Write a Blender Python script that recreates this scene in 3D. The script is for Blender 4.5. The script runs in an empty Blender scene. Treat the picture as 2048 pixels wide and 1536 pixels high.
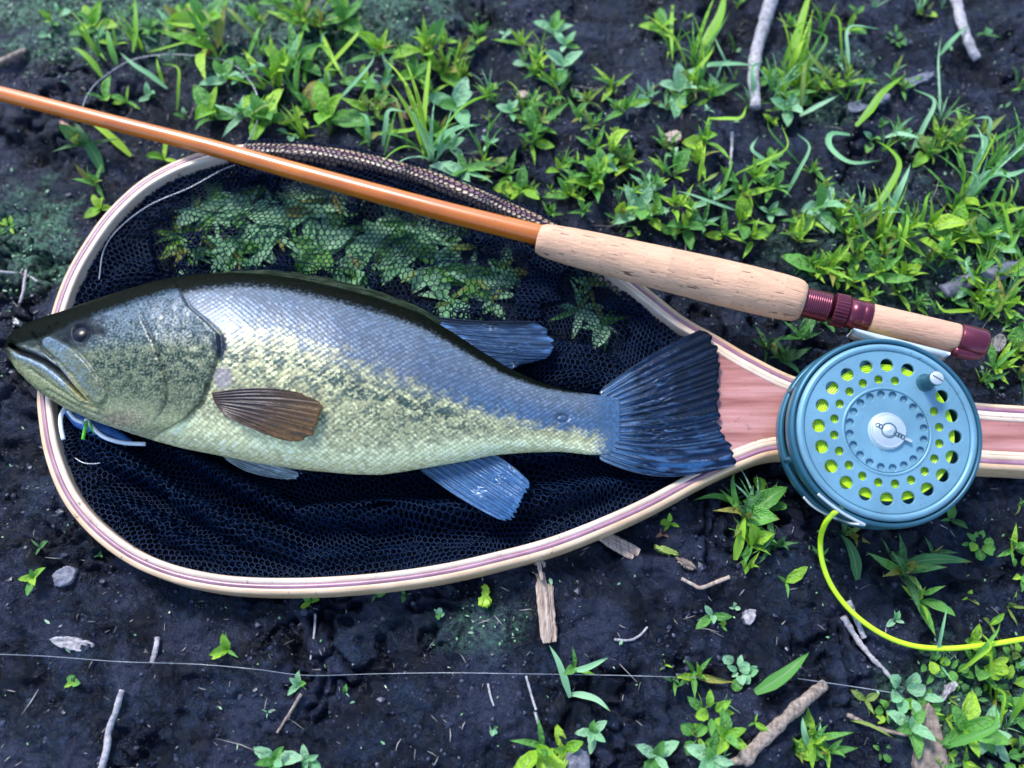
import bpy, math, random
import numpy as np
from mathutils import Vector, Matrix

# ============================================================ camera, world, sun, exposure
SC = bpy.context.scene
COL = SC.collection
TILT = math.radians(22.0)
FPX = 1650.0                       # focal length in pixels of the 2048 px wide photograph
DIST = 0.402                       # camera to the middle of the picture, metres
cam_d = bpy.data.cameras.new("camera")
cam = bpy.data.objects.new("camera", cam_d)
COL.objects.link(cam)
cam_d.sensor_width = 36.0
cam_d.lens = 36.0 * FPX / 2048.0
cam_d.clip_start = 0.01
cam_d.clip_end = 500.0
CAM = np.array([0.0, -DIST * math.sin(TILT), DIST * math.cos(TILT)])
cam.location = CAM
cam.rotation_euler = (TILT, 0, 0)
cam_d.dof.use_dof = True
cam_d.dof.focus_distance = 0.372
cam_d.dof.aperture_fstop = 5.0
SC.camera = cam

SUN_EL, SUN_AZ = math.radians(50), math.radians(-32)      # azimuth from +Y towards +X
world = bpy.data.worlds.new("World")
SC.world = world
world.use_nodes = True
wn = world.node_tree
for n in list(wn.nodes):
    wn.nodes.remove(n)
sky = wn.nodes.new("ShaderNodeTexSky")
sky.sky_type = 'NISHITA'
sky.sun_disc = False
sky.sun_elevation = SUN_EL
sky.sun_rotation = SUN_AZ
sky.air_density = 1.0
sky.dust_density = 0.6
sky.ozone_density = 1.6
bg = wn.nodes.new("ShaderNodeBackground")
bg.inputs[1].default_value = 0.12
wo = wn.nodes.new("ShaderNodeOutputWorld")
wn.links.new(sky.outputs[0], bg.inputs[0])
wn.links.new(bg.outputs[0], wo.inputs[0])

sun_d = bpy.data.lights.new("sun", 'SUN')
sun_d.energy = 1.5
sun_d.angle = math.radians(14)
sun_d.color = (1.0, 0.985, 0.96)
sun = bpy.data.objects.new("sun", sun_d)
COL.objects.link(sun)
sdir = Vector((math.sin(SUN_AZ) * math.cos(SUN_EL), math.cos(SUN_AZ) * math.cos(SUN_EL), math.sin(SUN_EL)))
sun.rotation_euler = sdir.to_track_quat('Z', 'Y').to_euler()
sun.location = sdir * 3

SC.view_settings.view_transform = 'Standard'
SC.view_settings.look = 'None'
SC.view_settings.exposure = 1.62
SC.view_settings.gamma = 1.0
SC.view_settings.use_curve_mapping = False

# ============================================================ helpers
RNG = np.random.default_rng(11)
MM = 0.001
PX = 0.000244
CT, ST = math.cos(TILT), math.sin(TILT)


def px2w(x, y, z):
    """the point at height z that the pixel (x, y) of the photograph looks at"""
    x = np.asarray(x, float); y = np.asarray(y, float); z = np.asarray(z, float)
    dx = (x - 1024) / FPX
    dyc = (768 - y) / FPX
    dy = dyc * CT + ST
    dz = dyc * ST - CT
    t = (z - CAM[2]) / dz
    return np.stack(np.broadcast_arrays(CAM[0] + dx * t, CAM[1] + dy * t, CAM[2] + dz * t), -1)


def w2px(P):
    P = np.asarray(P, float) - CAM
    yc = P[..., 1] * CT + P[..., 2] * ST
    zc = -(P[..., 1] * -ST + P[..., 2] * CT)
    return 1024 + FPX * P[..., 0] / zc, 768 - FPX * yc / zc


def _hash(ix, iy, seed):
    h = (ix.astype(np.int64) * 374761393 + iy.astype(np.int64) * 668265263 + seed * 974634777) & 0xFFFFFFFF
    h = ((h ^ (h >> 13)) * 1274126177) & 0xFFFFFFFF
    h = (h ^ (h >> 16)) & 0xFFFFFFFF
    return h


def perlin(x, y, seed=0):
    x = np.asarray(x, float); y = np.asarray(y, float)
    ix = np.floor(x); iy = np.floor(y)
    fx = x - ix; fy = y - iy
    u = fx * fx * fx * (fx * (fx * 6 - 15) + 10)
    v = fy * fy * fy * (fy * (fy * 6 - 15) + 10)
    def g(a, b):
        t = _hash(ix + a, iy + b, seed) / 4294967296.0 * 2 * math.pi
        return np.cos(t) * (fx - a) + np.sin(t) * (fy - b)
    n0 = g(0, 0) * (1 - u) + g(1, 0) * u
    n1 = g(0, 1) * (1 - u) + g(1, 1) * u
    return (n0 * (1 - v) + n1 * v) * 1.5


def fbm(x, y, octv=4, seed=0, gain=0.5, lac=2.03):
    s = 0; a = 1.0; f = 1.0
    for i in range(octv):
        s = s + a * perlin(np.asarray(x) * f + 13.7 * i, np.asarray(y) * f - 7.3 * i, seed + i)
        a *= gain; f *= lac
    return s


def worley(x, y, seed=0):
    ix = np.floor(x); iy = np.floor(y)
    a = np.full(x.shape, 9.0); b = np.full(x.shape, 9.0)
    for i in (-1, 0, 1):
        for j in (-1, 0, 1):
            hx_ = _hash(ix + i, iy + j, seed) / 4294967296.0; hy_ = _hash(ix + i, iy + j, seed + 57) / 4294967296.0
            d = np.hypot(ix + i + hx_ - x, iy + j + hy_ - y)
            b = np.where(d < a, a, np.minimum(b, d)); a = np.minimum(a, d)
    return a, b


def smooth(a, b, x):
    t = np.clip((x - a) / (b - a), 0, 1)
    return t * t * (3 - 2 * t)


def catmull(pts, n):
    """n points along a Catmull-Rom curve, evenly spaced by arc length"""
    P = np.asarray(pts, float)
    P = np.vstack([2 * P[0] - P[1], P, 2 * P[-1] - P[-2]])
    out = []
    for i in range(1, len(P) - 2):
        t = np.linspace(0, 1, 24, endpoint=False)[:, None]
        p0, p1, p2, p3 = P[i - 1], P[i], P[i + 1], P[i + 2]
        out.append(0.5 * ((2 * p1) + (-p0 + p2) * t + (2 * p0 - 5 * p1 + 4 * p2 - p3) * t ** 2 + (-p0 + 3 * p1 - 3 * p2 + p3) * t ** 3))
    out.append(P[-2][None])
    C = np.vstack(out)
    d = np.concatenate([[0], np.cumsum(np.linalg.norm(np.diff(C, axis=0), axis=1))])
    s = np.linspace(0, d[-1], n)
    return np.stack([np.interp(s, d, C[:, k]) for k in range(C.shape[1])], -1)


def dist_poly(x, y, pts):
    """distance to a polyline and position along it (0..1)"""
    P = np.asarray(pts, float)
    best = np.full(np.shape(x), 1e9); bt = np.zeros(np.shape(x)); side = np.zeros(np.shape(x))
    seg = np.linalg.norm(np.diff(P, axis=0), axis=1); cum = np.concatenate([[0], np.cumsum(seg)]); L = cum[-1]
    for i in range(len(P) - 1):
        a, b = P[i], P[i + 1]
        ab = b - a
        t = np.clip(((x - a[0]) * ab[0] + (y - a[1]) * ab[1]) / (ab @ ab), 0, 1)
        dx = x - a[0] - t * ab[0]; dy = y - a[1] - t * ab[1]
        d = np.hypot(dx, dy)
        m = d < best
        best = np.where(m, d, best); bt = np.where(m, (cum[i] + t * seg[i]) / L, bt)
        side = np.where(m, np.sign(ab[0] * dy - ab[1] * dx), side)
    return best, bt, side


def in_poly(x, y, poly):
    P = np.asarray(poly, float)
    x = np.asarray(x); y = np.asarray(y)
    c = np.zeros(x.shape, bool)
    j = len(P) - 1
    for i in range(len(P)):
        xi, yi = P[i]; xj, yj = P[j]
        if yi != yj:
            cond = ((yi > y) != (yj > y)) & (x < (xj - xi) * (y - yi) / (yj - yi) + xi)
            c ^= cond
        j = i
    return c


def origin_of(parent):
    o = np.zeros(3)
    while parent is not None:
        o += np.array(parent.location)
        parent = parent.parent
    return o


def mk_mesh(name, V, F, smooth_shade=True, colors=None, uvs=None, mat=None):
    """F: an (n,k) array or a list of such arrays"""
    if isinstance(F, np.ndarray):
        F = [F]
    F = [f for f in F if len(f)]
    me = bpy.data.meshes.new(name)
    V = np.asarray(V, np.float32)
    me.vertices.add(len(V))
    me.vertices.foreach_set("co", V.ravel())
    loops = np.concatenate([f.ravel() for f in F]).astype(np.int32)
    sizes = np.concatenate([np.full(len(f), f.shape[1]) for f in F]).astype(np.int32)
    starts = np.concatenate([[0], np.cumsum(sizes)[:-1]]).astype(np.int32)
    me.loops.add(len(loops)); me.loops.foreach_set("vertex_index", loops)
    me.polygons.add(len(sizes)); me.polygons.foreach_set("loop_start", starts)
    me.polygons.foreach_set("loop_total", sizes)
    me.update(calc_edges=True)
    me.polygons.foreach_set("use_smooth", np.full(len(sizes), bool(smooth_shade)))
    if colors is not None:
        ca = me.color_attributes.new("col", 'FLOAT_COLOR', 'POINT')
        c = np.ones((len(V), 4), np.float32); c[:, :colors.shape[1]] = colors
        ca.data.foreach_set("color", c.ravel())
    if uvs is not None:
        uv = me.uv_layers.new(name="uv")
        uv.data.foreach_set("uv", np.asarray(uvs, np.float32)[loops].ravel())
    if mat is not None:
        me.materials.append(mat)
    me.validate()
    return me


def obj(name, V, F, mat, parent=None, smooth_shade=True, colors=None, uvs=None, kind=None, label=None):
    V = np.asarray(V, float) - origin_of(parent)
    me = mk_mesh(name, V, F, smooth_shade, colors, uvs, mat)
    o = bpy.data.objects.new(name, me)
    COL.objects.link(o)
    if parent is not None:
        o.parent = parent
    if kind: o['kind'] = kind
    if label: o['label'] = label
    return o


def thing(name, label, cat, loc=(0, 0, 0), group=None):
    o = bpy.data.objects.new(name, None)
    o.empty_display_size = 0.01
    COL.objects.link(o)
    o.location = loc
    o['label'] = label; o['category'] = cat
    if group: o['group'] = group
    return o


def tag(o, label, cat, group=None):
    o['label'] = label; o['category'] = cat
    if group: o['group'] = group
    return o


def grid_faces(nu, nv, wrap_v=False):
    i = np.arange(nu - 1)[:, None]; j = np.arange(nv if wrap_v else nv - 1)[None, :]
    j2 = (j + 1) % nv
    a = i * nv + j; b = i * nv + j2; c = (i + 1) * nv + j2; d = (i + 1) * nv + j
    return np.stack([a, b, c, d], -1).reshape(-1, 4)


def tube(P, R, n=8, flat=1.0, jitter=0.0, seed=0, caps=True):
    """V, F of a tube along the points P with radii R"""
    P = np.asarray(P, float); m = len(P)
    R = np.broadcast_to(np.asarray(R, float), (m,))
    T = np.gradient(P, axis=0); T /= np.linalg.norm(T, axis=1)[:, None] + 1e-12
    up = np.array([0, 0, 1.0])
    if abs(T[0] @ up) > 0.95: up = np.array([0, 1.0, 0])
    A = np.cross(T, up); A /= np.linalg.norm(A, axis=1)[:, None] + 1e-12
    B = np.cross(A, T)
    a = np.linspace(0, 2 * math.pi, n, endpoint=False)
    rr = np.ones((m, n))
    if jitter:
        r = np.random.default_rng(seed)
        rr += r.normal(0, jitter, (m, n)) * 0.6 + fbm(np.arange(m)[:, None] * 0.3 + 0 * a[None], np.cos(a)[None] * 1.5 + seed, 3, seed) * jitter * 2
    V = P[:, None] + (A[:, None] * np.cos(a)[None, :, None] + B[:, None] * np.sin(a)[None, :, None] * flat) * (R[:, None] * rr)[..., None]
    V = V.reshape(-1, 3)
    F = [grid_faces(m, n, True)]
    if caps:
        V = np.vstack([V, P[0], P[-1]])
        i = np.arange(n); j = (i + 1) % n
        F.append(np.stack([j, i, np.full(n, m * n)], -1))
        F.append(np.stack([(m - 1) * n + i, (m - 1) * n + j, np.full(n, m * n + 1)], -1))
    return V, F


def merge(parts):
    V = []; F3 = []; F4 = []; off = 0
    for v, f in parts:
        if isinstance(f, np.ndarray): f = [f]
        for q in f:
            if q.shape[1] == 3: F3.append(q + off)
            else: F4.append(q + off)
        V.append(v); off += len(v)
    F = []
    if F4: F.append(np.vstack(F4))
    if F3: F.append(np.vstack(F3))
    return np.vstack(V), F


def lathe(prof, n, origin, axis, xdir=None):
    """prof: (k,2) distance along the axis, radius (metres)"""
    axis = np.asarray(axis, float); axis /= np.linalg.norm(axis)
    x = np.array([0, 0, 1.0]) if xdir is None else np.asarray(xdir, float)
    if abs(axis @ x) > 0.95: x = np.array([1.0, 0, 0])
    x = x - axis * (x @ axis); x /= np.linalg.norm(x)
    y = np.cross(axis, x)
    a = np.linspace(0, 2 * math.pi, n, endpoint=False)
    prof = np.asarray(prof, float)
    V = np.asarray(origin)[None, None] + prof[:, 0, None, None] * axis + prof[:, 1, None, None] * (np.cos(a)[None, :, None] * x + np.sin(a)[None, :, None] * y)
    return V.reshape(-1, 3), [grid_faces(len(prof), n, True)]


def prisms(P, Q, r):
    """three-sided struts from P to Q"""
    D = Q - P; D /= np.linalg.norm(D, axis=1)[:, None] + 1e-12
    up = np.array([0, 0, 1.0])
    A = np.cross(D, up); A /= np.linalg.norm(A, axis=1)[:, None] + 1e-12
    B = np.cross(A, D)
    m = len(P)
    V = np.zeros((m, 6, 3))
    r = np.broadcast_to(r, (m,))[:, None]
    for k, an in enumerate((math.pi / 2, math.pi * 7 / 6, math.pi * 11 / 6)):
        o = (A * math.cos(an) + B * math.sin(an)) * r
        V[:, k] = P + o; V[:, 3 + k] = Q + o
    base = (np.arange(m) * 6)[:, None]
    F = np.concatenate([base + np.array([k, (k + 1) % 3, 3 + (k + 1) % 3, 3 + k])[None] for k in range(3)])
    return V.reshape(-1, 3), [F]


# ------------------------------------------------------------ materials
def new_mat(name):
    m = bpy.data.materials.new(name)
    m.use_nodes = True
    nt = m.node_tree
    b = nt.nodes["Principled BSDF"]
    return m, nt, b


def node(nt, t, **kw):
    n = nt.nodes.new(t)
    for k, v in kw.items():
        if k in n.inputs.keys(): n.inputs[k].default_value = v
        else: setattr(n, k, v)
    return n


def noise(nt, scale, detail=4, rough=0.55, vec=None, distortion=0.0):
    n = node(nt, "ShaderNodeTexNoise")
    n.inputs["Scale"].default_value = scale
    n.inputs["Detail"].default_value = detail
    n.inputs["Roughness"].default_value = rough
    n.inputs["Distortion"].default_value = distortion
    if vec is not None: nt.links.new(vec, n.inputs["Vector"])
    return n


def ramp(nt, src, stops):
    r = node(nt, "ShaderNodeValToRGB")
    els = r.color_ramp.elements
    while len(els) < len(stops): els.new(0.5)
    for e, (p, c) in zip(els, stops):
        e.position = p
        e.color = (c, c, c, 1) if isinstance(c, (int, float)) else (*c, 1)
    nt.links.new(src, r.inputs[0])
    return r


def mixc(nt, fac, a, b, blend='MIX'):
    m = node(nt, "ShaderNodeMix", data_type='RGBA', blend_type=blend)
    for s, i in ((fac, 0), (a, 6), (b, 7)):
        if isinstance(s, (int, float)): m.inputs[i].default_value = s
        elif isinstance(s, tuple): m.inputs[i].default_value = (*s, 1)
        else: nt.links.new(s, m.inputs[i])
    return m.outputs[2]


def bump(nt, b, src, strength, dist, prev=None):
    bp = node(nt, "ShaderNodeBump")
    bp.inputs["Strength"].default_value = strength
    bp.inputs["Distance"].default_value = dist
    nt.links.new(src, bp.inputs["Height"])
    if prev is not None: nt.links.new(prev, bp.inputs["Normal"])
    nt.links.new(bp.outputs[0], b.inputs["Normal"])
    return bp.outputs[0]


def simple_mat(name, c1, c2=None, rough=0.6, scale=200, metallic=0.0, bumpd=0.0, coat=0.0, stretch=None, spec=0.5, c3=None):
    m, nt, b = new_mat(name)
    tc = node(nt, "ShaderNodeTexCoord")
    v = tc.outputs["Object"]
    if stretch:
        mp = node(nt, "ShaderNodeMapping"); mp.inputs["Scale"].default_value = stretch
        nt.links.new(v, mp.inputs[0]); v = mp.outputs[0]
    n = noise(nt, scale, 5, 0.6, v)
    stops = [(0.32, c1), (0.68, c2 or c1)]
    if c3: stops = [(0.3, c1), (0.5, c3), (0.7, c2)]
    r = ramp(nt, n.outputs[0], stops)
    nt.links.new(r.outputs[0], b.inputs["Base Color"])
    b.inputs["Roughness"].default_value = rough
    b.inputs["Metallic"].default_value = metallic
    b.inputs["Specular IOR Level"].default_value = spec
    if coat:
        b.inputs["Coat Weight"].default_value = coat
        b.inputs["Coat Roughness"].default_value = 0.2
    if bumpd:
        bump(nt, b, n.outputs[0], 1.0, bumpd)
    return m


def add_dirt(m, scale=140):
    nt = m.node_tree; b = nt.nodes["Principled BSDF"]
    src = b.inputs["Base Color"].links[0].from_socket
    tc = node(nt, "ShaderNodeTexCoord")
    n = noise(nt, scale, 6, 0.75, tc.outputs["Object"])
    r = ramp(nt, n.outputs[0], [(0.61, 0.0), (0.69, 0.85)])
    c = mixc(nt, r.outputs[0], src, (0.06, 0.045, 0.04))
    n2 = noise(nt, 30, 4, 0.6, tc.outputs["Object"])
    c = mixc(nt, 1.0, c, ramp(nt, n2.outputs[0], [(0.3, 0.80), (0.7, 1.1)]).outputs[0], 'MULTIPLY')
    nt.links.new(c, b.inputs["Base Color"])


def ground_material():
    m, nt, b = new_mat("wet_mud")
    tc = node(nt, "ShaderNodeTexCoord"); v = tc.outputs["Object"]
    at = node(nt, "ShaderNodeAttribute", attribute_name="col")
    sep = node(nt, "ShaderNodeSeparateColor")
    nt.links.new(at.outputs[0], sep.inputs[0])
    n1 = noise(nt, 45, 6, 0.6, v)
    n2 = noise(nt, 420, 5, 0.65, v)
    n3 = noise(nt, 1500, 3, 0.6, v)
    mud = ramp(nt, n1.outputs[0], [(0.34, (0.0003, 0.0014, 0.0055)), (0.52, (0.0014, 0.0060, 0.020)), (0.72, (0.009, 0.022, 0.053))])
    fine = ramp(nt, n2.outputs[0], [(0.30, 0.2), (0.5, 1.0), (0.72, 2.2)])
    c = mixc(nt, 1.0, mud.outputs[0], fine.outputs[0], 'MULTIPLY')
    # paler clod crests, with a bluish sky sheen painted into the colour
    c = mixc(nt, sep.outputs[0], c, (0.028, 0.034, 0.072))
    # green algae film
    gm = node(nt, "ShaderNodeMath", operation='MULTIPLY')
    gr = ramp(nt, n2.outputs[0], [(0.40, 0.0), (0.60, 1.0)])
    nt.links.new(sep.outputs[1], gm.inputs[0]); nt.links.new(gr.outputs[0], gm.inputs[1])
    c = mixc(nt, gm.outputs[0], c, (0.11, 0.25, 0.15))
    nt.links.new(c, b.inputs["Base Color"])
    b.inputs["Specular IOR Level"].default_value = 0.32
    rr = ramp(nt, n1.outputs[0], [(0.38, 0.13), (0.62, 0.42)])
    nt.links.new(rr.outputs[0], b.inputs["Roughness"])
    p = bump(nt, b, n2.outputs[0], 1.0, 0.0030)
    bump(nt, b, n3.outputs[0], 0.9, 0.0009, p)
    return m


def leaf_material(name, c1, c2, rough=0.42):
    m, nt, b = new_mat(name)
    uv = node(nt, "ShaderNodeUVMap", uv_map="uv")
    sp = node(nt, "ShaderNodeSeparateXYZ"); nt.links.new(uv.outputs[0], sp.inputs[0])
    oi = node(nt, "ShaderNodeObjectInfo")
    tc = node(nt, "ShaderNodeTexCoord")
    n = noise(nt, 2.5, 4, 0.6, tc.outputs["Object"])
    c = mixc(nt, oi.outputs["Random"], c1, c2)
    pale = mixc(nt, 0.45, c, (0.42, 0.62, 0.28))
    c = mixc(nt, ramp(nt, n.outputs[0], [(0.4, 0.0), (0.7, 0.55)]).outputs[0], c, pale)
    # midrib and side veins
    ab = node(nt, "ShaderNodeMath", operation='ABSOLUTE')
    su = node(nt, "ShaderNodeMath", operation='SUBTRACT'); su.inputs[1].default_value = 0.5
    nt.links.new(sp.outputs[0], su.inputs[0]); nt.links.new(su.outputs[0], ab.inputs[0])
    rib = ramp(nt, ab.outputs[0], [(0.0, 0.7), (0.06, 0.0)])
    c = mixc(nt, rib.outputs[0], c, (0.32, 0.50, 0.22))
    wv = node(nt, "ShaderNodeMath", operation='MULTIPLY_ADD')
    nt.links.new(ab.outputs[0], wv.inputs[0]); wv.inputs[1].default_value = -1.1
    nt.links.new(sp.outputs[1], wv.inputs[2])
    sn = node(nt, "ShaderNodeMath", operation='MULTIPLY'); sn.inputs[1].default_value = 62
    nt.links.new(wv.outputs[0], sn.inputs[0])
    si = node(nt, "ShaderNodeMath", operation='SINE'); nt.links.new(sn.outputs[0], si.inputs[0])
    # spots of damage, brown tips on some
    tip = node(nt, "ShaderNodeMath", operation='MULTIPLY')
    tr = ramp(nt, sp.outputs[1], [(0.86, 0.0), (1.0, 0.8)])
    orr = ramp(nt, oi.outputs["Random"], [(0.66, 0.0), (0.8, 1.0)])
    nt.links.new(tr.outputs[0], tip.inputs[0]); nt.links.new(orr.outputs[0], tip.inputs[1])
    c = mixc(nt, tip.outputs[0], c, (0.22, 0.14, 0.05))
    nt.links.new(c, b.inputs["Base Color"])
    b.inputs["Roughness"].default_value = rough
    b.inputs["Specular IOR Level"].default_value = 0.5
    p = bump(nt, b, si.outputs[0], 0.35, 0.02)
    bump(nt, b, n.outputs[0], 0.4, 0.03, p)
    tr2 = node(nt, "ShaderNodeBsdfTranslucent")
    nt.links.new(c, tr2.inputs[0])
    mx = node(nt, "ShaderNodeMixShader"); mx.inputs[0].default_value = 0.28
    out = nt.nodes["Material Output"]
    nt.links.new(b.outputs[0], mx.inputs[1]); nt.links.new(tr2.outputs[0], mx.inputs[2])
    nt.links.new(mx.outputs[0], out.inputs[0])
    return m


def attr_material(name, rough=0.35, metallic=0.0, bumps=(), coat=0.0, coat_r=0.1, spec=0.5, rough_from_alpha=False, sss=0.0):
    m, nt, b = new_mat(name)
    at = node(nt, "ShaderNodeAttribute", attribute_name="col")
    tc = node(nt, "ShaderNodeTexCoord")
    n0 = noise(nt, 900, 4, 0.6, tc.outputs["Object"])
    var = ramp(nt, n0.outputs[0], [(0.3, 0.72), (0.7, 1.22)])
    c = mixc(nt, 1.0, at.outputs[0], var.outputs[0], 'MULTIPLY')
    nt.links.new(c, b.inputs["Base Color"])
    b.inputs["Roughness"].default_value = rough
    b.inputs["Specular IOR Level"].default_value = spec
    if rough_from_alpha:
        nt.links.new(at.outputs["Alpha"], b.inputs["Metallic"])
        cm = node(nt, "ShaderNodeMath", operation='MULTIPLY', use_clamp=True); cm.inputs[1].default_value = 5.0
        nt.links.new(at.outputs["Alpha"], cm.inputs[0])
        c2_ = node(nt, "ShaderNodeMath", operation='MULTIPLY'); c2_.inputs[1].default_value = coat
        nt.links.new(cm.outputs[0], c2_.inputs[0])
    else:
        b.inputs["Metallic"].default_value = metallic
    b.inputs["Coat Weight"].default_value = coat
    b.inputs["Coat Roughness"].default_value = coat_r
    if rough_from_alpha:
        nt.links.new(c2_.outputs[0], b.inputs["Coat Weight"])
        sm = node(nt, "ShaderNodeMapRange"); sm.inputs[1].default_value = 0; sm.inputs[2].default_value = 0.12; sm.inputs[3].default_value = 0.02; sm.inputs[4].default_value = 0.5
        nt.links.new(at.outputs["Alpha"], sm.inputs[0]); nt.links.new(sm.outputs[0], b.inputs["Specular IOR Level"])
    prev = None
    for s, d in bumps:
        nn = noise(nt, s, 4, 0.6, tc.outputs["Object"])
        prev = bump(nt, b, nn.outputs[0], 0.8, d, prev)
    return m


M = {}
M['mud'] = ground_material()
M['leaf_bright'] = leaf_material("leaf_bright_green", (0.20, 0.50, 0.012), (0.44, 0.70, 0.03))
M['leaf_mid'] = leaf_material("leaf_mid_green", (0.06, 0.27, 0.03), (0.16, 0.46, 0.06))
M['leaf_pale'] = leaf_material("leaf_pale_green", (0.22, 0.56, 0.26), (0.40, 0.70, 0.42))
M['leaf_dark'] = leaf_material("leaf_dark_green", (0.03, 0.15, 0.035), (0.06, 0.24, 0.06))
M['leaf_olive'] = leaf_material("leaf_olive", (0.15, 0.24, 0.02), (0.26, 0.36, 0.06))
M['leaf_yellow'] = leaf_material("leaf_yellowed", (0.30, 0.28, 0.03), (0.36, 0.30, 0.05))
M['leaf_red'] = leaf_material("leaf_reddish", (0.42, 0.13, 0.10), (0.50, 0.22, 0.16))
M['stem'] = simple_mat("plant_stem", (0.10, 0.22, 0.05), (0.20, 0.20, 0.09), 0.5, 300)
M['moss'] = simple_mat("moss_green", (0.08, 0.21, 0.10), (0.28, 0.46, 0.27), 0.7, 250)
M['crumb'] = simple_mat("mud_crumb", (0.002, 0.005, 0.015), (0.034, 0.040, 0.078), 0.38, 120, bumpd=0.0008)
M['litter'] = simple_mat("plant_litter", (0.05, 0.045, 0.045), (0.40, 0.36, 0.33), 0.7, 60)
M['stick_pale'] = simple_mat("pale_weathered_stick", (0.20, 0.18, 0.19), (0.50, 0.47, 0.50), 0.75, 420, bumpd=0.0008)
M['stick_brown'] = simple_mat("brown_weathered_stick", (0.10, 0.07, 0.055), (0.42, 0.33, 0.27), 0.8, 520, bumpd=0.0010)
M['splinter'] = simple_mat("splintered_wood", (0.22, 0.14, 0.10), (0.58, 0.46, 0.38), 0.75, 700, bumpd=0.0007, stretch=(1, 0.12, 1))
M['dead_leaf'] = simple_mat("dead_leaf", (0.10, 0.075, 0.06), (0.30, 0.23, 0.19), 0.7, 300, bumpd=0.0008)
M['stone'] = simple_mat("slate_grey_stone", (0.07, 0.075, 0.10), (0.20, 0.20, 0.26), 0.55, 300, bumpd=0.0006)
M['white_bit'] = simple_mat("white_petal", (0.35, 0.36, 0.34), (0.62, 0.63, 0.60), 0.6, 400, bumpd=0.0005)
M['net'] = simple_mat("black_nylon_netting", (0.0015, 0.006, 0.021), (0.005, 0.018, 0.055), 0.5, 500, spec=0.10)
M['wood_cream'] = simple_mat("cream_ash_lamination", (0.62, 0.37, 0.21), (0.80, 0.56, 0.36), 0.32, 60, coat=0.5, stretch=(1, 1, 6), bumpd=0.0001)
M['wood_inner'] = simple_mat("pale_ash_lamination", (0.66, 0.46, 0.32), (0.82, 0.66, 0.52), 0.30, 60, coat=0.5, stretch=(1, 1, 6), bumpd=0.0001)
M['wood_mauve'] = simple_mat("rosewood_lamination", (0.26, 0.10, 0.15), (0.40, 0.20, 0.27), 0.35, 90, coat=0.5)
M['wood_core'] = simple_mat("cherry_handle_core", (0.22, 0.062, 0.045), (0.52, 0.27, 0.25), 0.34, 130, coat=0.5, c3=(0.40, 0.165, 0.14), stretch=(0.10, 1.6, 1), bumpd=0.0002)
M['rod'] = simple_mat("orange_varnished_cane", (0.50, 0.115, 0.006), (0.64, 0.17, 0.010), 0.35, 90, coat=0.7, stretch=(0.12, 1, 1))
M['winding'] = simple_mat("brown_thread_winding", (0.20, 0.06, 0.02), (0.28, 0.09, 0.03), 0.3, 400, coat=0.8)
M['seat_red'] = simple_mat("burgundy_anodised_metal", (0.11, 0.016, 0.035), (0.17, 0.03, 0.055), 0.28, 60, metallic=0.55, spec=0.6)
M['seat_dark'] = simple_mat("dark_burgundy_metal", (0.05, 0.008, 0.02), (0.08, 0.014, 0.03), 0.25, 60, metallic=0.55)
M['reel_face'] = simple_mat("pale_blue_anodised_metal", (0.145, 0.305, 0.40), (0.165, 0.335, 0.435), 0.45, 30, metallic=0.25)
M['reel_rim'] = simple_mat("teal_anodised_metal", (0.022, 0.105, 0.16), (0.03, 0.125, 0.19), 0.38, 30, metallic=0.3)
M['reel_dark'] = simple_mat("dark_teal_metal", (0.015, 0.07, 0.10), (0.022, 0.09, 0.13), 0.35, 30, metallic=0.3)
M['silver'] = simple_mat("polished_silver_metal", (0.50, 0.56, 0.60), (0.66, 0.70, 0.72), 0.30, 30, metallic=0.5)
M['black'] = simple_mat("black_gap", (0.01, 0.01, 0.012), (0.015, 0.015, 0.02), 0.5, 60)
M['line'] = simple_mat("chartreuse_line", (0.50, 0.78, 0.012), (0.58, 0.84, 0.02), 0.35, 200, coat=0.3)
M['tippet'] = simple_mat("clear_nylon_leader", (0.22, 0.24, 0.28), (0.36, 0.38, 0.42), 0.2, 200, coat=0.5)
M['fly_blue'] = simple_mat("blue_foam", (0.01, 0.06, 0.30), (0.05, 0.22, 0.62), 0.35, 300, coat=0.4)
M['rubber_white'] = simple_mat("white_rubber", (0.72, 0.76, 0.80), (0.82, 0.85, 0.88), 0.4, 200)
M['fly_green'] = simple_mat("green_fibre", (0.04, 0.35, 0.01), (0.12, 0.55, 0.02), 0.5, 300)
M['fish'] = attr_material("bass_skin", rough=0.38, coat=0.30, coat_r=0.34, rough_from_alpha=True, bumps=((1500, 0.00012),))
M['fin'] = attr_material("fin_membrane", rough=0.34, coat=0.45, coat_r=0.22, rough_from_alpha=True, bumps=((700, 0.0003),))
M['fin_ray'] = simple_mat("dark_fin_ray", (0.003, 0.009, 0.022), (0.008, 0.024, 0.055), 0.42, 500, coat=0.15)
M['fin_ray_pale'] = simple_mat("pale_fin_ray", (0.40, 0.44, 0.46), (0.62, 0.66, 0.66), 0.3, 500, coat=0.6)
M['fin_ray_brown'] = simple_mat("brown_fin_ray", (0.06, 0.035, 0.035), (0.16, 0.09, 0.06), 0.3, 500, coat=0.6)
M['eye'] = simple_mat("dark_wet_iris", (0.002, 0.004, 0.016), (0.005, 0.008, 0.024), 0.45, 900, spec=0.15)
M['pupil'] = simple_mat("black_pupil", (0.001, 0.001, 0.004), (0.002, 0.003, 0.010), 0.25, 300, spec=0.25)


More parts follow.
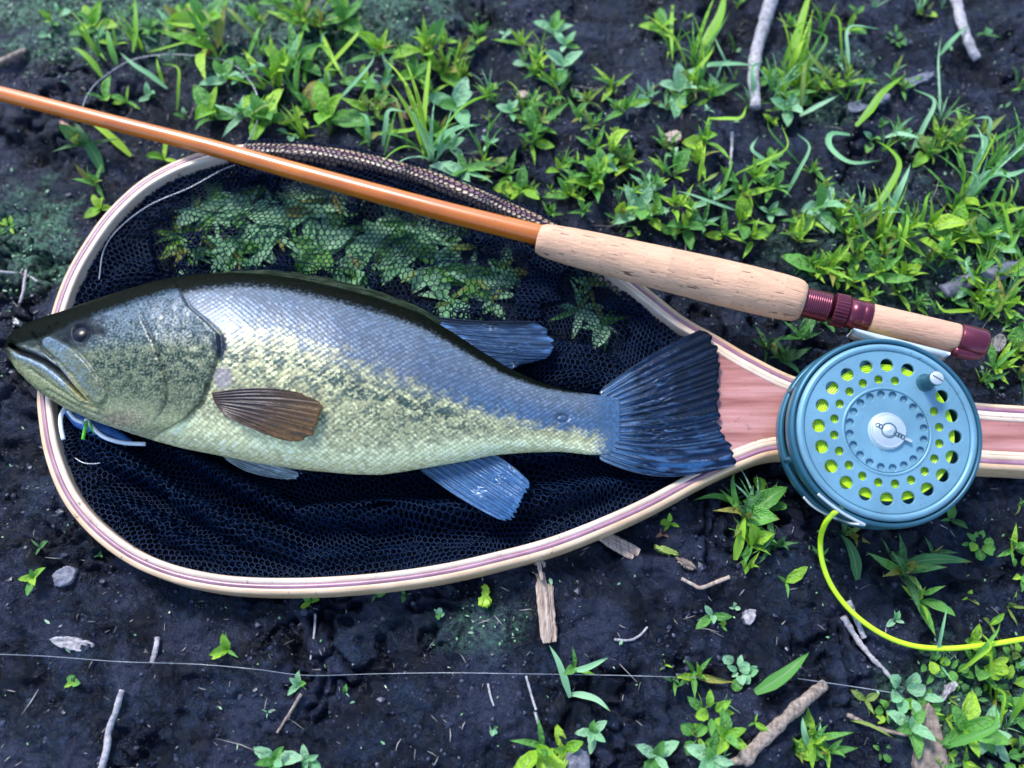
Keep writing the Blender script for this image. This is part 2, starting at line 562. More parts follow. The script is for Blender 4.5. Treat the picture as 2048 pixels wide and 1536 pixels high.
def cork_material(name, base, dark):
    m, nt, b = new_mat(name)
    tc = node(nt, "ShaderNodeTexCoord")
    mp = node(nt, "ShaderNodeMapping")
    mp.inputs["Rotation"].default_value = (0, 0, math.radians(14))
    nt.links.new(tc.outputs["Object"], mp.inputs[0])
    mp2 = node(nt, "ShaderNodeMapping"); mp2.inputs["Scale"].default_value = (0.28, 1.25, 1.0)
    nt.links.new(mp.outputs[0], mp2.inputs[0])
    oi = node(nt, "ShaderNodeObjectInfo")
    sh = node(nt, "ShaderNodeVectorMath", operation='ADD')
    nt.links.new(mp2.outputs[0], sh.inputs[0])
    ml = node(nt, "ShaderNodeMath", operation='MULTIPLY'); ml.inputs[1].default_value = 0.7
    nt.links.new(oi.outputs["Random"], ml.inputs[0]); nt.links.new(ml.outputs[0], sh.inputs[1])
    n1 = noise(nt, 260, 5, 0.6, sh.outputs[0])
    pits = noise(nt, 900, 3, 0.7, sh.outputs[0])
    c = mixc(nt, ramp(nt, n1.outputs[0], [(0.35, 0.0), (0.65, 1.0)]).outputs[0], base, tuple(x * 1.22 for x in base))
    pr = ramp(nt, pits.outputs[0], [(0.31, 1.0), (0.37, 0.0)])
    mp3 = node(nt, "ShaderNodeMapping"); mp3.inputs['Scale'].default_value = (0.42, 1.6, 1.0); nt.links.new(sh.outputs[0], mp3.inputs[0])
    lines = noise(nt, 420, 2, 0.5, mp3.outputs[0])
    lr = ramp(nt, lines.outputs[0], [(0.29, 1.0), (0.325, 0.0)])
    c = mixc(nt, pr.outputs[0], c, dark)
    c = mixc(nt, lr.outputs[0], c, tuple(x * 0.7 for x in dark))
    rnd = ramp(nt, oi.outputs["Random"], [(0.0, 0.90), (1.0, 1.08)])
    c = mixc(nt, 1.0, c, rnd.outputs[0], 'MULTIPLY')
    nt.links.new(c, b.inputs["Base Color"])
    b.inputs["Roughness"].default_value = 0.62
    p = bump(nt, b, pits.outputs[0], 0.6, 0.0006)
    bump(nt, b, lines.outputs[0], 0.5, 0.0006, p)
    return m


for k_ in ('wood_cream', 'wood_inner', 'wood_mauve', 'wood_core', 'reel_face', 'reel_rim', 'rod'):
    add_dirt(M[k_], scale={'reel_face': 420, 'reel_rim': 300, 'rod': 330}.get(k_, 170))
M['cork'] = cork_material("grip_cork", (0.55, 0.315, 0.195), (0.20, 0.075, 0.05))
M['cork_smooth'] = cork_material("seat_cork", (0.52, 0.29, 0.19), (0.40, 0.20, 0.12))

# ============================================================ outlines measured on the photograph (px of 2048 x 1536)
HOOP_Z = 0.0155
hoop_px = [(2640, 862), (2300, 838), (2048, 823), (1960, 817), (1800, 800), (1690, 787), (1590, 764), (1500, 721), (1430, 680), (1360, 640), (1290, 585),
           (1200, 515), (1100, 452), (1040, 423), (950, 384), (850, 347), (740, 317), (640, 300), (540, 294), (460, 299),
           (400, 312), (340, 335), (280, 371), (220, 428), (175, 490), (140, 552), (115, 620), (97, 700), (86, 780), (89, 835),
           (100, 900), (125, 970), (160, 1025), (210, 1075), (270, 1116), (340, 1145), (420, 1163), (500, 1171), (600, 1172),
           (700, 1167), (800, 1157), (900, 1141), (1000, 1118), (1100, 1091), (1200, 1053), (1300, 1008), (1400, 954), (1480, 917),
           (1560, 894), (1700, 898), (1800, 908), (1960, 921), (2048, 926), (2300, 940), (2640, 958)]
hoop_w = catmull(px2w(*np.array(hoop_px).T, HOOP_Z), 680)
hoop_d = np.gradient(hoop_w[:, :2], axis=0); hoop_d /= np.linalg.norm(hoop_d, axis=1)[:, None]
hoop_n = np.stack([hoop_d[:, 1], -hoop_d[:, 0]], -1)           # outward
inner_poly_w = (hoop_w[:, :2] - hoop_n * 0.0036)
hx, hy = w2px(hoop_w)
crotch = px2w(np.array([1420, 1385, 1362, 1360, 1368, 1400]), np.array([700, 730, 780, 840, 900, 945]), HOOP_Z)[:, :2]
keep = hx < 1410
bag_poly = np.vstack([inner_poly_w[keep], crotch[::-1]])

# fish outline
top_pts = np.array([(12, 690), (20, 674), (34, 658), (60, 645), (100, 632), (140, 621), (200, 601), (260, 583), (330, 564), (400, 552), (470, 548),
                    (540, 551), (600, 559), (680, 576), (760, 597), (840, 625), (900, 660), (960, 700), (1020, 738), (1080, 765),
                    (1140, 781), (1200, 789), (1240, 792)], float)
bot_pts = np.array([(12, 705), (20, 722), (40, 750), (80, 789), (130, 821), (190, 848), (250, 868), (300, 885), (360, 902), (430, 916),
                    (500, 931), (600, 946), (700, 955), (760, 956), (800, 950), (850, 941), (920, 928), (985, 914), (1050, 907),
                    (1120, 905), (1180, 912), (1240, 914)], float)


def gsm(a, k):
    w = np.exp(-0.5 * (np.arange(-3 * k, 3 * k + 1) / k) ** 2); w /= w.sum()
    return np.convolve(np.pad(a, 3 * k, mode='edge'), w, 'valid')


FX = np.arange(12, 1241)
FT = np.interp(FX, top_pts[:, 0], top_pts[:, 1]); FB = np.interp(FX, bot_pts[:, 0], bot_pts[:, 1])
blend = smooth(12, 60, FX)
FT = FT * (1 - blend) + gsm(FT, 9) * blend; FB = FB * (1 - blend) + gsm(FB, 9) * blend

# ============================================================ ground
def green_patch(x, y):
    """how much algae / moss grows at world (x, y)"""
    px, py = w2px(np.stack([x, y, 0 * x], -1))
    n = fbm(x * 60, y * 60, 3, 77) * 0.9
    g = np.zeros_like(px)
    for cx, cy, rx, ry, s in ((230, 30, 330, 100, 1.0), (690, 15, 240, 110, 0.9), (60, 470, 95, 120, 0.9), (1650, 160, 110, 90, 0.4),
                              (1950, 1400, 190, 130, 0.6), (640, 430, 320, 110, 0.35), (1780, 500, 260, 150, 0.35), (520, 80, 200, 120, 0.5), (970, 1260, 110, 60, 0.4)):
        d = np.hypot((px - cx) / rx, (py - cy) / ry)
        g = np.maximum(g, s * smooth(1.15, 0.5, d + 0.5 * n))
    return np.clip(g, 0, 1)


def ground_h(x, y):
    x = np.asarray(x, float); y = np.asarray(y, float)
    a = fbm(x * 18, y * 18, 3, 3) * 0.0064
    wx = x + 0.006 * fbm(x * 50, y * 50, 3, 14); wy = y + 0.006 * fbm(x * 50 + 5, y * 50, 3, 15)
    rough = smooth(-0.35, 0.35, fbm(x * 11, y * 11, 2, 40))
    f1, f2 = worley(wx * 52, wy * 52, 3)
    b = (0.75 - np.clip(f1, 0, 1) ** 1.5) * 0.0060 * (0.30 + rough)
    g1, g2 = worley(wx * 170 + 3, wy * 170, 6)
    c = (0.6 - g1) * 0.0019 * (0.3 + rough) + fbm(x * 260, y * 260, 3, 31) * 0.0009
    pit = smooth(0.32, 0.62, fbm(x * 48, y * 48, 3, 8))
    k1, k2 = worley(x * 24 + 0.8 * fbm(x * 34, y * 34, 4, 60), y * 34 + 0.8 * fbm(x * 34 + 4, y * 34, 4, 61), 12)
    d = -0.0022 * pit - 0.0048 * smooth(0.26, 0.0, k2 - k1) * smooth(-0.05, 0.45, fbm(x * 13, y * 13, 3, 62))
    d = d + 0.003 * (0.5 - k1)
    big = -0.0035
    h = a + b + c + d + big
    ins = in_poly(x, y, bag_poly)
    h = np.where(ins, np.minimum(h, -0.001) * 0.8, h)
    far = np.hypot(x, y)
    return h + smooth(1.5, 12, far) * 0.3 * fbm(x * 0.25, y * 0.25, 3, 2)


def axis_samples(lo, hi, step, far):
    core = np.arange(lo, hi + step, step)
    ext = [hi]; s = step
    while ext[-1] < far:
        s *= 1.22; ext.append(ext[-1] + s)
    ext = np.array(ext[1:])
    left = [lo]; s = step
    while left[-1] > -far:
        s *= 1.22; left.append(left[-1] - s)
    return np.concatenate([np.array(left[1:])[::-1], core, ext])


gx = axis_samples(-0.31, 0.33, 0.00105, 120)
gy = axis_samples(-0.20, 0.30, 0.00105, 120)
GX, GY = np.meshgrid(gx, gy, indexing='ij')
GZ = ground_h(GX, GY)
crest_sheen = smooth(-0.15, 0.35, fbm(GX * 30, GY * 30, 4, 55) + 0.3 * fbm(GX * 160, GY * 160, 2, 56)) * smooth(-0.006, -0.001, GZ)
gp = green_patch(GX, GY)
gcol = np.stack([crest_sheen * 0.6, gp, 0 * gp], -1).reshape(-1, 3)
ground = obj("ground", np.stack([GX, GY, GZ], -1).reshape(-1, 3), grid_faces(len(gx), len(gy))[:, ::-1], M['mud'], colors=gcol, kind='structure')
if ground.data.polygons[0].normal.z < 0:
    ground.data.flip_normals()


def gz(x, y):
    return float(ground_h(np.array([x]), np.array([y]))[0])


def on_ground(x, y):
    p = px2w(x, y, 0.0)
    for _ in range(3):
        p = px2w(x, y, gz(p[0], p[1]))
    return p


# ------------------------------------------------------------ crumbs, litter, moss (nobody could count them)
ICO_V, ICO_F = None, None
def ico():
    global ICO_V, ICO_F
    if ICO_V is None:
        t = (1 + 5 ** 0.5) / 2
        v = np.array([(-1, t, 0), (1, t, 0), (-1, -t, 0), (1, -t, 0), (0, -1, t), (0, 1, t), (0, -1, -t), (0, 1, -t), (t, 0, -1), (t, 0, 1), (-t, 0, -1), (-t, 0, 1)], float)
        v /= np.linalg.norm(v[0])
        f = np.array([(0, 11, 5), (0, 5, 1), (0, 1, 7), (0, 7, 10), (0, 10, 11), (1, 5, 9), (5, 11, 4), (11, 10, 2), (10, 7, 6), (7, 1, 8), (3, 9, 4), (3, 4, 2), (3, 2, 6), (3, 6, 8), (3, 8, 9), (4, 9, 5), (2, 4, 11), (6, 2, 10), (8, 6, 7), (9, 8, 1)])
        ICO_V, ICO_F = v, f
    return ICO_V, ICO_F


def scatter(n, dens=None, xr=(-0.31, 0.33), yr=(-0.17, 0.28), seed=0):
    r = np.random.default_rng(seed)
    x = r.uniform(*xr, n); y = r.uniform(*yr, n)
    if dens is not None:
        k = r.uniform(size=n) < dens(x, y)
        x, y = x[k], y[k]
    return x, y, r


def crumbs():
    x, y, r = scatter(22000, lambda x, y: np.clip(0.45 + 0.9 * fbm(x * 30, y * 30, 2, 91), 0.05, 1) * ~in_poly(x, y, bag_poly), seed=5)
    z = ground_h(x, y)
    v0, f0 = ico()
    n = len(x)
    s = np.exp(r.normal(-7.6, 0.50, n)); s = np.clip(s, 0.00022, 0.0020)
    V = v0[None] * (s[:, None] * (1 + r.normal(0, 0.22, (n, 12))))[..., None]
    V[..., 2] *= 0.6
    V += np.stack([x, y, z + s * 0.15], -1)[:, None]
    F = (f0[None] + (np.arange(n) * 12)[:, None, None]).reshape(-1, 3)
    obj("mud_crumbs", V.reshape(-1, 3), F, M['crumb'], kind='stuff', smooth_shade=False)


crumbs()


def litter():
    x, y, r = scatter(1200, lambda x, y: 0.9 * ~in_poly(x, y, bag_poly), seed=15)
    parts = []
    for i in range(len(x)):
        L = r.uniform(0.0008, 0.0032) * (3.5 if r.uniform() < 0.08 else r.uniform(0.4, 1.1))
        a = r.uniform(0, math.pi); z = gz(x[i], y[i]) + 0.0006
        p = np.array([x[i], y[i], z]); d = np.array([math.cos(a), math.sin(a), r.uniform(-.1, .1)]) * L
        mid = p + np.array([r.normal(0, .2), r.normal(0, .2), 0.1]) * L * 0.4
        parts.append(tube(np.array([p - d, mid, p + d]), [0.0001, r.uniform(0.00010, 0.00034), 0.0001], 4, flat=0.5, caps=False))
    V, F = merge(parts)
    obj("plant_litter", V, F, M['litter'], kind='stuff')


litter()


def moss():
    x, y, r = scatter(46000, lambda x, y: green_patch(x, y) * 0.9 * smooth(-0.25, 0.25, fbm(x * 150, y * 150, 2, 4)), seed=25)
    n = len(x); z = ground_h(x, y)
    L = r.uniform(0.0010, 0.0026, n); W = L * r.uniform(0.35, 0.7, n)
    a = r.uniform(0, 2 * math.pi, n); e = r.uniform(0.1, 1.1, n)
    d = np.stack([np.cos(a) * np.cos(e), np.sin(a) * np.cos(e), np.sin(e)], -1)
    s = np.stack([-np.sin(a), np.cos(a), 0 * a], -1)
    P = np.stack([x, y, z], -1)
    V = np.stack([P, P + d * L[:, None] * 0.5 + s * W[:, None] * 0.5, P + d * L[:, None] + np.array([0, 0, -1]) * L[:, None] * 0.2, P + d * L[:, None] * 0.5 - s * W[:, None] * 0.5], 1)
    F = (np.arange(n) * 4)[:, None] + np.arange(4)[None]
    obj("moss", V.reshape(-1, 3), F, M['moss'], kind='stuff')


moss()


def green_bits():
    x, y, r = scatter(1500, lambda x, y: (0.35 + 0.5 * smooth(0, 0.5, fbm(x * 25, y * 25, 2, 71))) * ~in_poly(x, y, bag_poly), seed=35)
    n = len(x); z = ground_h(x, y) + 0.0006
    L = np.exp(r.normal(-6.45, 0.42, n)); W = L * r.uniform(0.25, 0.6, n)
    a = r.uniform(0, 2 * math.pi, n); e = r.uniform(0.0, 0.9, n)
    d = np.stack([np.cos(a) * np.cos(e), np.sin(a) * np.cos(e), np.sin(e)], -1)
    s = np.stack([-np.sin(a), np.cos(a), r.normal(0, 0.3, n)], -1)
    P = np.stack([x, y, z], -1)
    V = np.stack([P, P + d * L[:, None] * 0.35 + s * W[:, None] * 0.5, P + d * L[:, None] * 0.75 + s * W[:, None] * 0.35, P + d * L[:, None] + [0, 0, -0.0003], P + d * L[:, None] * 0.75 - s * W[:, None] * 0.35, P + d * L[:, None] * 0.35 - s * W[:, None] * 0.5], 1)
    F = (np.arange(n) * 6)[:, None] + np.arange(6)[None]
    obj("leaf_litter", V.reshape(-1, 3), F, M['bits'], kind='stuff')


M['bits'] = simple_mat("leaf_scraps", (0.10, 0.26, 0.06), (0.42, 0.50, 0.36), 0.5, 90, c3=(0.16, 0.34, 0.16))
green_bits()

# ============================================================ landing net
net = thing("landing_net", "wooden teardrop landing net with black mesh bag lying flat under the bass", "landing net", (0, 0, 0))


def lamination(name, o1, o2, z0, z1, mat, ease_out=0.0, ease_in=0.0):
    """a bent strip between two sideways offsets of the hoop line, corners eased"""
    prof = []
    k = 5
    # outer side up, over the top, down the inner side
    if ease_out:
        for i in range(k + 1):
            t = -math.pi / 2 * (1 - i / k); prof.append((o2 - ease_out + ease_out * math.cos(t), z0 + ease_out + ease_out * math.sin(t)))
        for i in range(k + 1):
            t = math.pi / 2 * i / k; prof.append((o2 - ease_out + ease_out * math.cos(t), z1 - ease_out + ease_out * math.sin(t)))
    else:
        prof += [(o2, z0), (o2, z1)]
    if ease_in:
        for i in range(k + 1):
            t = math.pi / 2 + math.pi / 2 * i / k; prof.append((o1 + ease_in + ease_in * math.cos(t), z1 - ease_in + ease_in * math.sin(t)))
        for i in range(k + 1):
            t = math.pi + math.pi / 2 * i / k; prof.append((o1 + ease_in + ease_in * math.cos(t), z0 + ease_in + ease_in * math.sin(t)))
    else:
        prof += [(o1, z1), (o1, z0)]
    prof = np.array(prof)
    m = len(prof)
    V = np.zeros((len(hoop_w), m, 3))
    V[..., :2] = hoop_w[:, None, :2] + hoop_n[:, None] * prof[None, :, 0, None]
    V[..., 2] = prof[None, :, 1]
    return obj(name, V.reshape(-1, 3), grid_faces(len(hoop_w), m, True), mat, net)


lamination("outer_lamination", 0.0010, 0.0034, 0.0012, 0.0153, M['wood_cream'], ease_out=0.0016)
lamination("middle_lamination", -0.00105, 0.00098, 0.0011, 0.01545, M['wood_mauve'])
lamination("inner_lamination", -0.0036, -0.00107, 0.0012, 0.0155, M['wood_inner'], ease_in=0.0011)

# handle core between the two ends of the hoop
kk = np.where(hx > 1395)[0]
up_i = kk[kk < 340]; lo_i = kk[kk > 340]
off = 0.0034
upc = hoop_w[up_i, :2] - hoop_n[up_i] * off
loc_ = hoop_w[lo_i, :2] - hoop_n[lo_i] * off
S = 60
def resample(P, n):
    d = np.concatenate([[0], np.cumsum(np.linalg.norm(np.diff(P, axis=0), axis=1))]); s = np.linspace(0, d[-1], n)
    return np.stack([np.interp(s, d, P[:, k]) for k in range(P.shape[1])], -1)
upc = resample(upc[::-1], S); loc_ = resample(loc_, S)          # both from the crotch to the butt
T = 15
tt = np.linspace(0, 1, T)
Gc = upc[:, None] * (1 - tt)[None, :, None] + loc_[:, None] * tt[None, :, None]
# concave front edge
pull = (px2w(1345, 815, HOOP_Z)[0] - Gc[0, T // 2, 0])
Gc[..., 0] += pull * (4 * tt * (1 - tt))[None, :] * np.exp(-np.arange(S) / 5.0)[:, None]
Zt = np.full((S, T), 0.0150)
V = np.concatenate([np.concatenate([Gc, Zt[..., None]], -1).reshape(-1, 3), np.concatenate([Gc, Zt[..., None] * 0 + 0.0014], -1).reshape(-1, 3)])
f = grid_faces(S, T); nb = S * T
rimi = np.concatenate([np.arange(T), (np.arange(1, S)) * T + T - 1, (S - 1) * T + np.arange(T - 2, -1, -1), np.arange(S - 2, 0, -1) * T])
side = np.stack([rimi, np.roll(rimi, -1), np.roll(rimi, -1) + nb, rimi + nb], -1)
obj("handle_core", V, [f, f[:, ::-1] + nb, side[:, ::-1]], M['wood_core'], net, smooth_shade=False)
# pale accent strips either side of the handle core
for sgn, C in ((1, upc), (-1, loc_)):
    C3 = np.column_stack([C, np.full(S, 0.01525)])
    other = loc_ if sgn == 1 else upc
    inw = other - C; inw /= np.linalg.norm(inw, axis=1)[:, None]
    A = C3.copy(); B = C3.copy(); B[:, :2] += inw * 0.0017
    V = np.concatenate([A, B, B - [0, 0, 0.0006]])
    F1 = np.stack([np.arange(S - 1), np.arange(1, S), S + np.arange(1, S), S + np.arange(S - 1)], -1)
    obj("accent_strip", V, [F1, F1 + S], M['wood_inner'], net)


# ---- netting
def hexnet(x0, x1, y0, y1, pitch, rot=0.0):
    """vertices and edges of a honeycomb"""
    a = pitch / math.sqrt(3)
    nx = int((x1 - x0) / pitch) + 2; ny = int((y1 - y0) / (1.5 * a)) + 2
    V = {}; E = []
    I, J = np.meshgrid(np.arange(-nx // 2, nx // 2), np.arange(-ny // 2, ny // 2), indexing='ij')
    cx = (I + 0.5 * (J % 2)) * pitch; cy = J * 1.5 * a
    ang = np.radians([30, 90, 150, 210])
    P = np.stack([cx[..., None] + a * np.cos(ang), cy[..., None] + a * np.sin(ang)], -1)   # 4 corners -> 3 edges each
    e = np.stack([P[..., 0:3, :], P[..., 1:4, :]], -2).reshape(-1, 2, 2)
    c, s = math.cos(rot), math.sin(rot)
    e = e @ np.array([[c, s], [-s, c]])
    e[..., 0] += (x0 + x1) / 2; e[..., 1] += (y0 + y1) / 2
    return e


def fish_mask(px, py):
    t = np.interp(px, FX, FT, left=2000, right=2000); b = np.interp(px, FX, FB, left=-1, right=-1)
    c = (t + b) / 2; h = np.maximum((b - t) / 2, 1)
    return smooth(1.15, 0.75, np.abs(py - c) / h) * ((px > 60) & (px < 1240))


LX, LY = [], []
def hoop_dist(x, y):
    sub = bag_poly[::3]
    d = np.full(x.shape, 9.0)
    for a in range(0, len(sub)):
        p = sub[a]; q = sub[(a + 1) % len(sub)]
        ab = q - p; t = np.clip(((x - p[0]) * ab[0] + (y - p[1]) * ab[1]) / (ab @ ab + 1e-12), 0, 1)
        d = np.minimum(d, np.hypot(x - p[0] - t * ab[0], y - p[1] - t * ab[1]))
    return d


def bag_z(x, y, layer):
    px, py = w2px(np.stack([x, y, 0 * x + 0.004], -1))
    edge = smooth(0.016, 0.0, hoop_dist(x, y))
    # long folds that run with the fish in the lower half, across in the upper
    low = smooth(760, 900, py)
    u = (py - np.where(px > 620, -0.10, 0.55) * (px - 620)) / 48.0
    fold_lo = (0.5 + 0.5 * np.cos(u * 2 * math.pi * 0.55 + 1.4 * fbm(px / 260, py / 160, 2, 61 + layer))) ** 2
    fold_up = smooth(-0.1, 0.6, fbm(px / 150 + layer * 3, py / 75, 2, 71 + layer))
    amp = 0.013 * low * fold_lo + 0.006 * (1 - low) * fold_up
    fm = fish_mask(px, py)
    amp = amp + 0.0035 * np.clip(window(px, py), 0, 1) * (1 - low)
    z = 0.0026 + layer * 0.0022 + amp * (1 - fm) * (1 - edge)
    z = z * (1 - fm) + (0.0012 + layer * 0.0006) * fm
    z = z * (1 - edge) + edge * (0.0085 + 0.001 * layer)
    return z


GREEN_WIN = ((430, 430, 95, 55), (520, 450, 90, 60), (620, 430, 70, 80), (640, 500, 60, 40), (850, 480, 100, 60), (800, 540, 60, 40), (900, 560, 100, 60), (960, 590, 80, 40),
             (400, 520, 40, 24), (1160, 610, 60, 60), (1200, 660, 50, 40), (690, 560, 50, 24), (930, 340, 80, 20), (480, 500, 80, 40), (760, 450, 40, 50), (1000, 530, 60, 50), (340, 500, 40, 40), (700, 500, 40, 60))


def window(px, py):
    g = np.zeros_like(px)
    n = fbm(px / 70, py / 70, 3, 44)
    for cx, cy, rx, ry in GREEN_WIN:
        g = np.maximum(g, smooth(1.2, 0.9, np.hypot((px - cx) / rx, (py - cy) / ry) + 0.6 * n))
    return g


def bag_layer(layer, pitch, rot, r):
    e = hexnet(-0.25, 0.14, -0.11, 0.15, pitch, rot)
    P = e.reshape(-1, 2).copy()
    # the cloth is never square: warp it
    wx = fbm(P[:, 0] * 14, P[:, 1] * 14, 2, 301 + layer) * 0.008
    wy = fbm(P[:, 0] * 14 + 9, P[:, 1] * 14, 2, 311 + layer) * 0.008
    P[:, 0] += wx; P[:, 1] += wy
    e = P.reshape(-1, 2, 2)
    mid = e.mean(1)
    k = in_poly(mid[:, 0], mid[:, 1], bag_poly)
    px, py = w2px(np.column_stack([mid, np.full(len(mid), 0.005)]))
    if layer > 0:
        k &= window(px, py) < (0.5 if layer == 1 else 0.3)
    if layer == 2:
        k &= fbm(px / 180, py / 90, 2, 88) > -0.1
    k &= ~(fish_mask(px, py) > 0.98) | (layer == 0)
    e = e[k]
    P = e.reshape(-1, 2)
    z = bag_z(P[:, 0], P[:, 1], layer)
    W = np.column_stack([P, z]).reshape(-1, 2, 3)
    px, py = w2px(W.mean(1))
    return prisms(W[:, 0], W[:, 1], r * (1 - 0.45 * window(px, py)))


for L, (pitch, rot, r) in enumerate(((0.0028, 0.0, 0.00058), (0.0027, 0.14, 0.00055), (0.0027, -0.2, 0.00055))):
    V, F = bag_layer(L, pitch, rot, r)
    obj("mesh_bag", V, F, M['net'], net, kind='stuff')


def rim_netting():
    """netting pulled over the hoop along its far side"""
    i0 = int(np.argmin(np.hypot(hx - 480, hy - 296))); i1 = int(np.argmin(np.hypot(hx - 1115, hy - 462)))
    a, b = min(i0, i1), max(i0, i1)
    path = resample(hoop_w[a:b + 1, :2], 400); nn = resample(hoop_n[a:b + 1], 400)
    L = np.linalg.norm(np.diff(path, axis=0), axis=1).sum()
    Q = 0.046                                   # width of the netting, bag side to outside
    prof = np.array([(-0.024, 0.0045), (-0.013, 0.0075), (-0.0062, 0.0125), (-0.0040, 0.0161), (0.0, 0.0161), (0.0040, 0.0161), (0.0058, 0.0125), (0.0068, 0.007), (0.0100, 0.0020)])
    pl = np.concatenate([[0], np.cumsum(np.linalg.norm(np.diff(prof, axis=0), axis=1))])
    Q = pl[-1]
    for lay in range(1):
        e = hexnet(0, L, 0, Q, 0.0030, 0.1 + 0.45 * lay)
        s = e[..., 0] + 0.004 * fbm(e[..., 0] * 30, e[..., 1] * 60, 2, 5 + lay); q = e[..., 1]
        taper = smooth(L, L - 0.03, s)           # the far end of the travel is the left one
        k = (s.min(1) > 0) & (s.max(1) < L) & (q.min(1) > 0) & (q.max(1) < Q * (1.0 if lay == 0 else 0.55))
        s = s[k]; q = q[k]; taper = taper[k]
        qq = q
        o = np.interp(qq, pl, prof[:, 0]); z = np.interp(qq, pl, prof[:, 1]) + lay * 0.0006
        # ragged edge outside, and a slack surface
        o = np.where(o > 0.003, 0.003 + (o - 0.003) * (0.5 + 0.8 * np.clip(fbm(s * 45, s * 0, 2, 7) + 0.5, 0, 1)), o)
        z = z + 0.0008 * np.abs(fbm(s * 120, q * 160, 2, 12))
        t = s / L * 399
        c = np.stack([np.interp(t, np.arange(400), path[:, k]) for k in range(2)], -1)
        n = np.stack([np.interp(t, np.arange(400), nn[:, k]) for k in range(2)], -1)
        W = np.concatenate([c + n * o[..., None], z[..., None]], -1)
        V, F = prisms(W[:, 0], W[:, 1], 0.00041)
        obj("rim_netting", V, F, M['net'], net, kind='stuff')


rim_netting()

# ============================================================ the bass
bass = thing("largemouth_bass", "dead or resting green and silver bass lying on its side in the net", "fish", tuple(px2w(600, 760, 0.0)))
bass['label'] = "big green and silver bass lying on its side across the net"


def fish_axis(X):
    z = np.interp(X, [12, 60, 110, 200, 330, 500, 700, 850, 1000, 1100, 1180, 1240], [24, 26, 27, 28, 30, 31, 29, 26, 22, 20.5, 20, 19.4]) * MM
    b = np.interp(X, [12, 25, 60, 120, 200, 330, 500, 700, 850, 1000, 1100, 1180, 1225, 1240], [1.2, 4, 8, 13, 18, 23.5, 26, 24, 20, 14, 10, 6, 1.3, 0.2]) * MM
    return z, b


